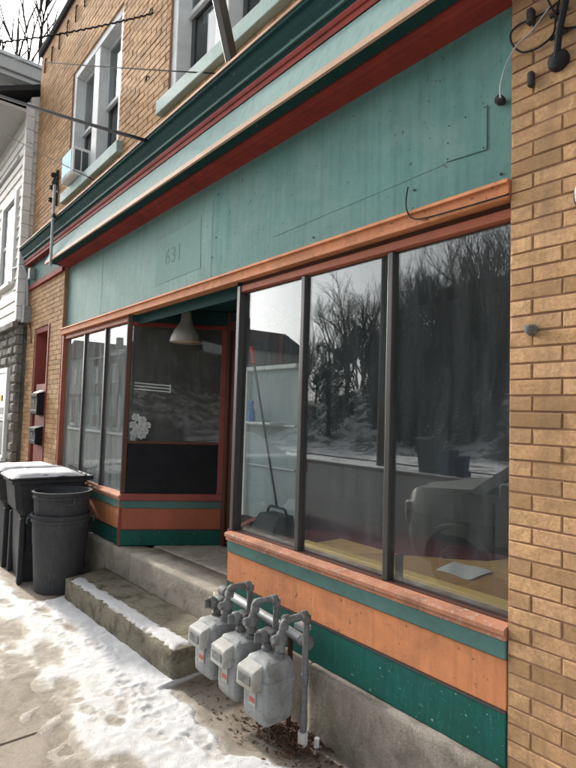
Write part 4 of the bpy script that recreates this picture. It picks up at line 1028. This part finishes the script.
for (a, b, c_, d_) in win:
    f = MB(); f.box(a-.10, NF-.03, c_-.06, a, NF+.05, d_+.08); f.box(b, NF-.03, c_-.06, b+.10, NF+.05, d_+.08); f.box(a, NF-.03, d_, b, NF+.05, d_+.08); f.box(a-.02, NF-.06, c_-.06, b+.02, NF+.05, c_)
    fo = f.obj('window', 'white_paint', nb, bevel=.005)
    MB().box(a, NF+.008, (c_+d_)/2-.025, b, NF+.028, (c_+d_)/2+.025).obj('meeting_rail', 'white_paint', fo)
    MB().box(a, NF+.012, c_, b, NF+.018, (c_+d_)/2-.025).obj('pane', 'house_glass', fo); MB().box(a, NF+.012, (c_+d_)/2+.025, b, NF+.018, d_).obj('pane', 'house_glass', fo)
MB().box(NX0, NF-.03, 5.55, -9.15, NF+.0, 5.62).obj('frieze_board', 'soffit_grey', nb)
# roof with boxed eave, front gable slope
ev = MB().quadbox([(NX0-.3, NF-.50, 6.28), (NX1-.02, NF-.50, 6.28), (NX1-.02, 4.5, 8.6), (NX0-.3, 4.5, 8.6)], [(NX0-.3, NF-.50, 6.36), (NX1-.02, NF-.50, 6.36), (NX1-.02, 4.5, 8.72), (NX0-.3, 4.5, 8.72)]); ev.obj('roof', 'roof_dark', nb)
MB().box(NX0-.3, NF-.50, 6.15, NX1-.03, NF+.03, 6.20).obj('eave_soffit', 'soffit_grey', nb)
MB().box(NX0-.3, NF-.53, 6.20, NX1-.03, NF-.50, 6.32).obj('fascia', 'white_paint', nb, bevel=.005)
MB().tube([(NX0, NF-.58, 6.30), (NX1-.05, NF-.58, 6.28)], .06, 10).obj('gutter', 'roof_dark', nb)
MB().prism_x([(NF+.05, 6.2), (4.5, 6.2), (4.5, 8.58), (NF+.05, 6.42)], NX1-.16, NX1-.05).obj('gable_wall', 'white_siding', nb)
MB().box(NX0, -.05, 6.45, -10.75, 8, 7.62).obj('attic_wall', 'white_siding', nb)
MB().box(NX0, -.45, 7.60, -10.52, 8, 7.68).obj('attic_soffit', 'soffit_grey', nb)
MB().box(NX0, -.50, 7.68, -10.46, 8, 7.90).obj('attic_fascia', 'soffit_grey', nb, bevel=.01)
MB().box(-10.749, .05, 7.0, -10.735, .75, 7.45).obj('attic_window', 'sash_dark', nb)
MB().box(NX0, -.53, 7.901, -10.42, 8, 7.96).obj('attic_roof', 'window_grey', nb)
MB().box(NX0, NF-.05, 2.86, NX1-.0, NF+.03, 2.95).obj('stone_ledge', 'stone_grey', nb, bevel=.01)
# rock-faced stone base, block by block
rs = random.Random(21); z = .0; row = 0
while z < 2.84:
    hgt = .145; x = NX1-.0; i = 0
    while x > -12.2:
        wd = rs.uniform(.26, .46) if not (i == 0 and row % 2) else .22
        x0 = max(-12.3, x-wd); out = rs.uniform(.012, .04)
        if not (x0 < -9.15 and x > -10.1 and .0 <= z < 2.3):
            q = MB(); a, b, c_, d_ = x0+.006, x-.006, z+.006, z+hgt-.006; yf = NF+.04
            mxp = (a+b)/2+rs.uniform(-.04, .04); mz = (c_+d_)/2+rs.uniform(-.02, .02)
            q.add([(a, yf+.06, c_), (b, yf+.06, c_), (b, yf+.06, d_), (a, yf+.06, d_), (a, yf, c_), (b, yf, c_), (b, yf, d_), (a, yf, d_),
                   (a+.03, yf-out, c_+.025), (b-.03, yf-out*rs.uniform(.6, 1.2), c_+.025), (b-.03, yf-out, d_-.025), (a+.03, yf-out*rs.uniform(.6, 1.2), d_-.025)],
                  [(0, 3, 2, 1), (0, 1, 5, 4), (1, 2, 6, 5), (2, 3, 7, 6), (3, 0, 4, 7), (4, 5, 9, 8), (5, 6, 10, 9), (6, 7, 11, 10), (7, 4, 8, 11), (8, 9, 10, 11)])
            q.obj('stone', 'stone_grey', nb)
        x = x0; i += 1
    z += hgt; row += 1
dw = MB(); dw.box(-10.08, NF+.0, .9, -10.0, NF+.06, 2.28); dw.box(-9.25, NF+.0, .9, -9.17, NF+.06, 2.28); dw.box(-10.0, NF+.0, 2.2, -9.25, NF+.06, 2.28); dw.box(-10.08, NF-.02, .84, -9.17, NF+.06, .9)
dwo = dw.obj('window', 'white_paint', nb, bevel=.005); MB().box(-10.0, NF+.03, .9, -9.25, NF+.036, 2.2).obj('pane', 'house_glass', dwo); MB().box(-10.0, NF+.022, 1.5, -9.25, NF+.045, 1.55).obj('meeting_rail', 'white_paint', dwo)
MB().box(-9.95, NF+.018, 1.76, -9.55, NF+.026, 1.86).obj('window_sticker', 'wood_yellow', dwo)
MB().box(-10.1, NF+.04, 0, -9.16, NF+.05, .84).obj('window_apron', 'stone_grey', nb)

# ------------------------------------------------------------------ trees
def make_tree(seed, h, spread, mat, levels=5, thick=.16, up=.25, dens=3, rmin=.006):
    rg = random.Random(seed); tr = MB(); cr = MB()
    def grow(p, d, ln, r, lv):
        n = 4 if lv < 2 else 3; pts = [p]; rs_ = [r]; q = p; dd = d
        for i in range(n):
            dd = (dd+Vector((rg.uniform(-1, 1), rg.uniform(-1, 1), rg.uniform(-.6, 1)*.8+up*.3))*.16).normalized(); q = q+dd*ln/n; pts.append(q); rs_.append(r*(1-.42*(i+1)/n))
        (tr if lv == 0 else cr).tube(pts, rs_, 7 if lv == 0 else (5 if lv < 3 else 3), False)
        if lv >= levels: return
        k = dens if lv else dens+2
        for j in range(k):
            t = rg.uniform(.4, 1.0) if lv else rg.uniform(.45, 1.0); i0 = min(n-1, int(t*n)); b = pts[i0].lerp(pts[i0+1], t*n-i0)
            a = rg.uniform(0, 6.28); ax_ = dd.orthogonal().normalized(); ax_ = Matrix.Rotation(a, 3, dd) @ ax_
            nd = (dd*rg.uniform(.5, 1.0)+ax_*rg.uniform(.5, 1.0)*spread+Vector((0, 0, up))).normalized()
            grow(b, nd, ln*rg.uniform(.52, .78), max(rmin, r*.48), lv+1)
        grow(pts[-1], (dd+Vector((0, 0, up*.5))).normalized(), ln*.72, max(rmin, rs_[-1]), lv+1)
    grow(Vector((0, 0, -.15)), Vector((0, 0, 1)), h*.36, thick, 0)
    return tr.mesh('trunk', mat), cr.mesh('crown', mat)
variants = [make_tree(s, hh, sp, mt_, lv, th_, up_, dn, .034 if s == 5 else .006) for s, hh, sp, mt_, lv, th_, up_, dn in ((1, 8.5, .8, 'bark', 5, .16, .25, 3), (2, 7.0, 1.0, 'bark', 5, .13, .2, 3), (3, 9.5, .7, 'bark_pale', 5, .17, .35, 3), (4, 6.0, 1.1, 'bark', 5, .11, .15, 3), (5, 15.0, .55, 'bark', 5, .30, .30, 3))]
VH = [max(v.co.z for v in t[1].vertices) for t in variants]
def plant(v, loc, s, rz, label, group, height=None):
    if height: s = height/VH[v]
    r = thing('bare_tree', label, 'tree', loc, group)
    for nm, me in zip(('trunk', 'crown'), variants[v]):
        o = bpy.data.objects.new(nm, me); col.objects.link(o); o.parent = r
    r.scale = (s, s, s); r.rotation_euler.z = rz; return r
plant(4, (-25.5, 3.55, 0), 1, .4, 'tall bare tree rising behind the white clapboard house', None, 20)
plant(4, (-29.0, 3.9, 0), 1, 2.6, 'spreading bare tree further behind the white clapboard house', None, 24)
rt = random.Random(9)
for i in range(96):
    x = rt.uniform(-44, 6) if i < 60 else rt.uniform(4, 44); y = -18-rt.random()**.8*26
    if x < -26: y = -26-rt.random()*14
    if 30 <= i < 60: x = rt.uniform(-25, -3); y = -19-rt.random()*12
    plant(rt.randint(0, 3), (x, y, hill(x, y)-.1), rt.uniform(.8, 1.2), rt.uniform(0, 6.28), 'bare leafless tree on the snowy hillside across the street', 'bare trees on the hillside')
# ivy-dark evergreens at the foot of the slope
def make_evergreen(seed, h, r):
    rg = random.Random(seed); t = MB().tube([(0, 0, -.2), (.05, 0, h*.4), (0, .05, h*.92)], [.16, .12, .03], 7); c_ = MB()
    lobes = [(Vector((rg.gauss(0, r*.42), rg.gauss(0, r*.42), .6+(h-1.1)*(k/16)**.9)), r*rg.uniform(.30, .62)*(1-.35*k/16)) for k in range(17)]
    for i in range(8000):
        c0, rd = lobes[rg.randrange(17)]
        e = Vector((rg.gauss(0, 1), rg.gauss(0, 1), rg.gauss(0, 1))).normalized()*rd*rg.uniform(.55, 1.12)
        p = c0+e; s = rg.uniform(.05, .11); d1 = Vector((rg.uniform(-1, 1), rg.uniform(-1, 1), rg.uniform(-1, .6))).normalized()*s; d2 = d1.orthogonal().normalized()*s*.5
        if p.z < 0: continue
        c_.add([p-d1*.4, p+d2, p+d1, p-d2], [(0, 1, 2, 3)])
    for k in range(26):
        c0, rd = lobes[rg.randrange(17)]; a_ = rg.uniform(0, 6.28); tip = c0+Vector((math.cos(a_), math.sin(a_), rg.uniform(.2, 1.2)))*rd*1.5
        t.tube([Vector((0, 0, c0.z*.7)), (c0+tip)/2, tip], [.03, .016, .005], 4)
    return t.mesh('trunk', 'bark'), c_.mesh('crown', 'evergreen')
ever = [make_evergreen(31, 6.2, 1.7), make_evergreen(32, 5.0, 1.5)]
for i, (x, y, s) in enumerate(((-15.2, -18.0, 1.05), (-17.2, -19.2, 1.12), (-13.4, -19.2, .98), (-19.6, -20.0, 1.1), (-12.0, -21.5, 1.0), (-15.8, -19.0, 1.1), (-9.6, -18.4, .62), (-7.2, -19.2, .55), (-21.8, -18.6, .9), (-11.2, -24, .9), (-5.0, -21.5, .7))):
    r = thing('evergreen_tree', 'dark bushy evergreen at the foot of the hillside across the street', 'tree', (x, y, hill(x, y)-.1), 'evergreens across the street')
    for nm, me in zip(('trunk', 'crown'), ever[i % 2]):
        o = bpy.data.objects.new(nm, me); col.objects.link(o); o.parent = r
    r.scale = (s, s, s); r.rotation_euler.z = i*1.7

# ------------------------------------------------------------------ houses across the street (seen in the glass)
def house(name, label, x0, x1, y0, depth, zg, h, mat, roofmat, rows, cols, ridge='x', roofh=1.8):
    # front faces +y (the street)
    r = thing(name, label, 'house', ((x0+x1)/2, y0-depth/2, zg))
    MB().box(x0, y0-depth, zg-1.2, x1, y0, zg+h).obj('wall', mat, r)
    xm, ym = (x0+x1)/2, y0-depth/2
    q = MB()
    if ridge == 'x': q.quadbox([(x0-.3, y0+.4, zg+h-.05), (x0-.3, ym, zg+h+roofh), (x0-.3, y0-depth-.4, zg+h-.05)], [(x1+.3, y0+.4, zg+h-.05), (x1+.3, ym, zg+h+roofh), (x1+.3, y0-depth-.4, zg+h-.05)])
    else: q.quadbox([(x0-.35, y0+.3, zg+h-.05), (xm, y0+.3, zg+h+roofh), (x1+.35, y0+.3, zg+h-.05)], [(x0-.35, y0-depth-.3, zg+h-.05), (xm, y0-depth-.3, zg+h+roofh), (x1+.35, y0-depth-.3, zg+h-.05)])
    ro = q.obj('roof', roofmat, r); MB().box(xm+.5, ym-.3, zg+h+roofh*.5, xm+1.0, ym+.3, zg+h+roofh+.6).obj('chimney', 'house_brick', ro)
    for i in range(rows):
        for j in range(cols):
            cx = x0+(x1-x0)*(j+.5)/cols; cz = zg+.95+i*2.7
            if i == 0 and j == cols//2:
                MB().box(cx-.48, y0-.02, zg, cx+.48, y0+.06, zg+2.1).obj('door', 'red_wood', r); continue
            f = MB(); f.box(cx-.58, y0-.02, cz-.1, cx-.46, y0+.06, cz+1.5); f.box(cx+.46, y0-.02, cz-.1, cx+.58, y0+.06, cz+1.5); f.box(cx-.46, y0-.02, cz+1.38, cx+.46, y0+.06, cz+1.5); f.box(cx-.46, y0-.02, cz-.1, cx+.46, y0+.08, cz)
            fo = f.obj('window', 'white_paint', r); MB().box(cx-.46, y0-.0, cz, cx+.46, y0+.012, cz+1.38).obj('pane', 'house_glass', fo); MB().box(cx-.46, y0+.013, cz+.66, cx+.46, y0+.04, cz+.72).obj('meeting_rail', 'white_paint', fo)
    # porch
    if rows > 1:
        MB().box(x0+.2, y0+.06, zg+2.45, x1-.2, y0+1.5, zg+2.6).obj('porch_roof', roofmat, r)
        for px in (x0+.35, xm-1, x1-.35): MB().box(px-.07, y0+1.3, zg-1, px+.07, y0+1.44, zg+2.45).obj('porch_post', 'white_paint', r)
house('white_house', 'white two storey house with porch and dark roof across the street', -34.5, -28.8, -15.0, 8, .25, 5.6, 'house_white', 'roof_dark', 2, 3, 'y')
house('grey_house', 'grey two storey house with porch between white and brick houses', -41.6, -35.7, -15.2, 8, .25, 5.8, 'house_grey', 'roof_dark', 2, 3, 'y')
house('brick_house', 'red brick two storey house with white porch posts across the street', -49.0, -43.0, -15.0, 8, .25, 5.8, 'house_brick', 'roof_dark', 2, 3, 'x')
house('pale_house', 'pale two storey house with red roof past the brick house', -57.0, -50.6, -15.0, 8, .25, 6.2, 'house_white', 'roof_red', 2, 3, 'y')
house('hilltop_row', 'long low red brick building along the top of the hill', -33, -14, -44, 8, hill(-24, -44)-.2, 3.2, 'house_brick', 'roof_dark', 1, 9, 'x', 1.6)
house('hilltop_house', 'small gabled house on the hilltop beside the long brick building', -12.5, -6.5, -42, 8, hill(-9, -42)-.2, 3.4, 'house_grey', 'roof_dark', 1, 3, 'y', 2.6)
# bins across the street
def far_bin(x, y, s, mat, label):
    r = thing('far_cart', label, 'trash cart', (x, y, -.02))
    MB().quadbox([(x-.22*s, y-.22*s, -.02), (x+.22*s, y-.22*s, -.02), (x+.22*s, y+.22*s, -.02), (x-.22*s, y+.22*s, -.02)], [(x-.30*s, y-.32*s, .95*s), (x+.30*s, y-.32*s, .95*s), (x+.30*s, y+.30*s, .95*s), (x-.30*s, y+.30*s, .95*s)]).obj('body', mat, r, bevel=.02)
    MB().quadbox([(x-.32*s, y-.36*s, .951*s), (x+.32*s, y-.36*s, .951*s), (x+.32*s, y+.34*s, .951*s), (x-.32*s, y+.34*s, .951*s)], [(x-.28*s, y-.30*s, 1.03*s), (x+.28*s, y-.30*s, 1.03*s), (x+.28*s, y+.28*s, 1.03*s), (x-.28*s, y+.28*s, 1.03*s)]).obj('lid', mat, r, bevel=.015)
    for sx in (-1, 1): MB().lathe([(0, -.03), (.12*s, -.03), (.12*s, .03), (0, .03)], (x+sx*.26*s, y-.24*s, .10*s), 14, 'x').obj('wheel', 'rubber', r)
far_bin(-10.35, -12.1, 1.05, 'black_plastic', 'tall black cart on the far kerb across the street')
far_bin(-9.60, -12.0, .72, 'bin_blue', 'middle sized dark blue bin on the far kerb')
far_bin(-9.10, -11.95, .58, 'bin_blue', 'smallest dark blue bin on the far kerb')
# utility pole and street wires across the road
up_ = thing('utility_pole', 'wooden utility pole with crossarm across the street', 'utility pole', (-12.5, -12.3, 0))
MB().tube([(-12.5, -12.3, -.1), (-12.5, -12.3, 9.6)], [.15, .10], 12).obj('pole', 'pole_wood', up_, smooth=True); MB().box(-12.55, -13.4, 8.7, -12.45, -11.2, 8.82).obj('crossarm', 'pole_wood', up_)
for yy in (-13.2, -12.6, -12.0, -11.4): MB().lathe([(.03, 8.82), (.05, 8.87), (.03, 8.95)], (-12.5, yy, 0), 10).obj('insulator', 'galvanised', up_)
wl_ = ['first', 'second', 'third', 'fourth']
for i, yy in enumerate((-13.2, -12.6, -12.0, -11.4)):
    pts = sag((-60, yy, 9.0), (-12.5, yy, 8.95), 1.1, 20)+sag((-12.5, yy, 8.95), (40, yy, 9.0), 1.1, 20)[1:]
    o = MB().tube(pts, .012, 5).obj('street_wire', 'black_cable'); tag(o, 'black power line strung along the far side of the street', 'power line', 'power lines along the street')

# ------------------------------------------------------------------ parked cars (seen reflected in the shop glass)
def make_car(name, label, x0, dirx, mat, L_=4.5, kind='van'):
    """front at x0, body extends dirx*L_ ; near side at y=-2.72"""
    r = thing(name, label, 'car', (x0+dirx*L_/2, -3.6, -.13)); yc, zb = -3.62, -.13
    X = lambda t: x0+dirx*t
    # stations: t, bottom, beltline, half width
    if kind == 'van': stt = [(0.0, .40, .93, .74), (.04, .32, 1.02, .82), (.14, .27, 1.09, .87), (.5, .24, 1.13, .90), (.95, .22, 1.17, .91), (2.2, .22, 1.20, .91), (3.6, .22, 1.20, .91), (4.3, .26, 1.18, .89), (4.5, .34, 1.12, .82)]
    else: stt = [(0.0, .40, .78, .60), (.08, .28, .90, .74), (.5, .22, .98, .84), (1.2, .20, 1.04, .88), (2.5, .20, 1.06, .89), (3.6, .22, 1.08, .88), (4.2, .26, 1.08, .84), (4.42, .30, 1.02, .78), (4.5, .42, .92, .70)]
    b = MB(); n = 12
    for t, zbm, zt, hw in stt:
        hgt = zt-zbm
        half = [(hw*.86, zbm), (hw*.97, zbm+hgt*.18), (hw, zbm+hgt*.45), (hw*.985, zbm+hgt*.75), (hw*.93, zbm+hgt*.95), (hw*.6, zt)]
        ring = [(yc-y, z+zb) for y, z in half]+[(yc+y, z+zb) for y, z in reversed(half)]
        b.v += [(X(t), y, z) for y, z in ring]
    for i in range(len(stt)-1):
        for k in range(n):
            a = i*n+k; q = i*n+(k+1) % n; b.f.append((a, q, q+n, a+n))
    b.f.append(tuple(range(n))); b.f.append(tuple(range((len(stt)-1)*n, len(stt)*n)))
    bo = b.obj('body', mat, r, smooth=True, auto=45)
    # cabin
    c_ = MB()
    if kind == 'van': cab = [(.80, 1.10, .86), (1.55, 1.66, .70), (2.2, 1.72, .70), (3.7, 1.70, .70), (4.35, 1.15, .84)]
    else: cab = [(1.15, 1.0, .84), (1.95, 1.42, .64), (2.6, 1.45, .64), (3.2, 1.42, .64), (3.95, 1.05, .82)]
    base = [(t, (1.08 if kind == 'van' else 1.0), .875) for t, _, _ in cab]
    for (t, z_, hw), (_, z0, hb) in zip(cab, base):
        c_.v += [(X(t), yc-hb, z0+zb), (X(t), yc-hw, z_+zb-.04), (X(t), yc-hw*.88, z_+zb), (X(t), yc+hw*.88, z_+zb), (X(t), yc+hw, z_+zb-.04), (X(t), yc+hb, z0+zb)]
    for i in range(len(cab)-1):
        for k in range(5):
            a = i*6+k; c_.f.append((a, a+1, a+7, a+6))
    co = c_.obj('cabin', mat, r, smooth=True, auto=30)
    # side windows and windscreen as dark glass set slightly proud
    for sgn in (1, -1):
        for ia, ib, sh in ((0, 2, 'f'), (2, 3, 'r')):
            (t0, z0, h0), (t1, z1, h1) = cab[ia], cab[ib]
            if ia == 0:
                pl = [(t0+.22, base[0][1]+.02, .885), (cab[1][0]+.06, cab[1][1]-.09, .725 if kind == 'van' else .665), (t1-.05, z1-.09, .725 if kind == 'van' else .665), (t1-.05, base[0][1]+.02, .885)]
            else:
                pl = [(t0+.05, base[0][1]+.02, .885), (t0+.05, z0-.09, .725 if kind == 'van' else .665), (t1-.08, z1-.09, .725 if kind == 'van' else .665), (t1+.15, base[0][1]+.02, .885)]
            q = MB(); q.add([(X(t), yc+sgn*(h+.006), z_+zb) for t, z_, h in pl], [(0, 1, 2, 3)]); q.obj('side_window', 'car_glass', co)
    ws = MB(); (t0, z0, h0), (t1, z1, h1) = cab[0], cab[1]; zz0 = base[0][1]
    ws.add([(X(t0+.06-.01), yc-.78, zz0+.06+zb), (X(t0+.06-.01), yc+.78, zz0+.06+zb), (X(t1-.06), yc+.62, z1-.03+zb), (X(t1-.06), yc-.62, z1-.03+zb)], [(0, 1, 2, 3)]); ws.obj('windscreen', 'car_glass', co)
    for t in (.72, 3.55):
        for sgn in (1, -1):
            cy = yc+sgn*.80
            wh = MB().lathe([(.2, -.11), (.30, -.11), (.335, -.08), (.335, .08), (.30, .11), (.2, .11)], (X(t), cy, .335+zb), 28, 'y').obj('wheel', 'rubber', r, smooth=True)
            MB().lathe([(.0, .06), (.06, .07), (.19, .105), (.205, .112), (.205, -.10), (0, -.10)] if sgn > 0 else [(.0, -.06), (.06, -.07), (.19, -.105), (.205, -.112), (.205, .10), (0, .10)], (X(t), cy, .335+zb), 24, 'y').obj('rim', 'chrome', wh)
            arch = []
            for k in range(15):
                a = math.pi*k/14; arch.append((X(t)+.42*math.cos(a), cy+sgn*.105, .33+zb+.41*math.sin(a)))
            MB().tube(arch, .022, 6).obj('wheel_arch', mat, bo); 
            q = MB(); q.v = [(X(t), cy+sgn*.100, .33+zb)]+[(X(t)+.41*math.cos(math.pi*k/14), cy+sgn*.100, .33+zb+.40*math.sin(math.pi*k/14)) for k in range(15)]; q.f = [(0, k, k+1) for k in range(1, 15)]; 
            q.obj('wheel_well', 'rubber', bo)
    for sgn in (1, -1):
        MB().box(min(X(-.01), X(.16)), yc+sgn*.70-.14, .66+zb, max(X(-.01), X(.16)), yc+sgn*.70+.14, .90+zb).obj('headlight', 'lens', r, bevel=.04, seg=3)
        MB().box(min(X(4.40), X(4.52)), yc+sgn*.68-.10, .78+zb, max(X(4.40), X(4.52)), yc+sgn*.68+.10, 1.0+zb).obj('tail_light', 'red_plastic', r, bevel=.02)
        MB().box(min(X(1.25), X(1.40)), yc+sgn*.98-.09, 1.10+zb, max(X(1.25), X(1.40)), yc+sgn*.98+.09, 1.24+zb).obj('mirror', mat, r, bevel=.03, seg=3)
        MB().box(min(X(2.25), X(2.42)), yc+sgn*.905-.02, .95+zb, max(X(2.25), X(2.42)), yc+sgn*.905+.02, .98+zb).obj('door_handle', mat, r, bevel=.006)
    for sgn in (1, -1):
        MB().box(min(X(1.15), X(3.1)), yc+sgn*.912-.012, .56+zb, max(X(1.15), X(3.1)), yc+sgn*.912+.012, .62+zb).obj('side_strip', 'bronze', r, bevel=.004)
        for t in (1.12, 2.02, 3.06): MB().box(X(t)-.006, yc+sgn*.905-.006, .36+zb, X(t)+.006, yc+sgn*.905+.006, 1.02+zb).obj('door_seam', 'rubber', r)
    MB().box(min(X(-.012), X(.03)), yc-.5, .66+zb, max(X(-.012), X(.03)), yc+.5, .84+zb).obj('grille', 'bronze', r, bevel=.01)
    MB().box(min(X(-.05), X(.16)), yc-.72, .36+zb, max(X(-.05), X(.16)), yc+.72, .56+zb).obj('bumper', 'bronze', r, bevel=.04, seg=3)
    MB().box(min(X(4.38), X(4.56)), yc-.72, .36+zb, max(X(4.38), X(4.56)), yc+.72, .60+zb).obj('bumper', 'bronze', r, bevel=.04, seg=3)
    return r
make_car('parked_car', 'silver minivan parked at the kerb in front of the shop', -3.90, 1, 'car_silver', 4.5, 'van')
make_car('parked_car', 'dark car parked at the kerb ahead of the silver minivan', -11.9, 1, 'car_dark', 4.5, 'sedan')
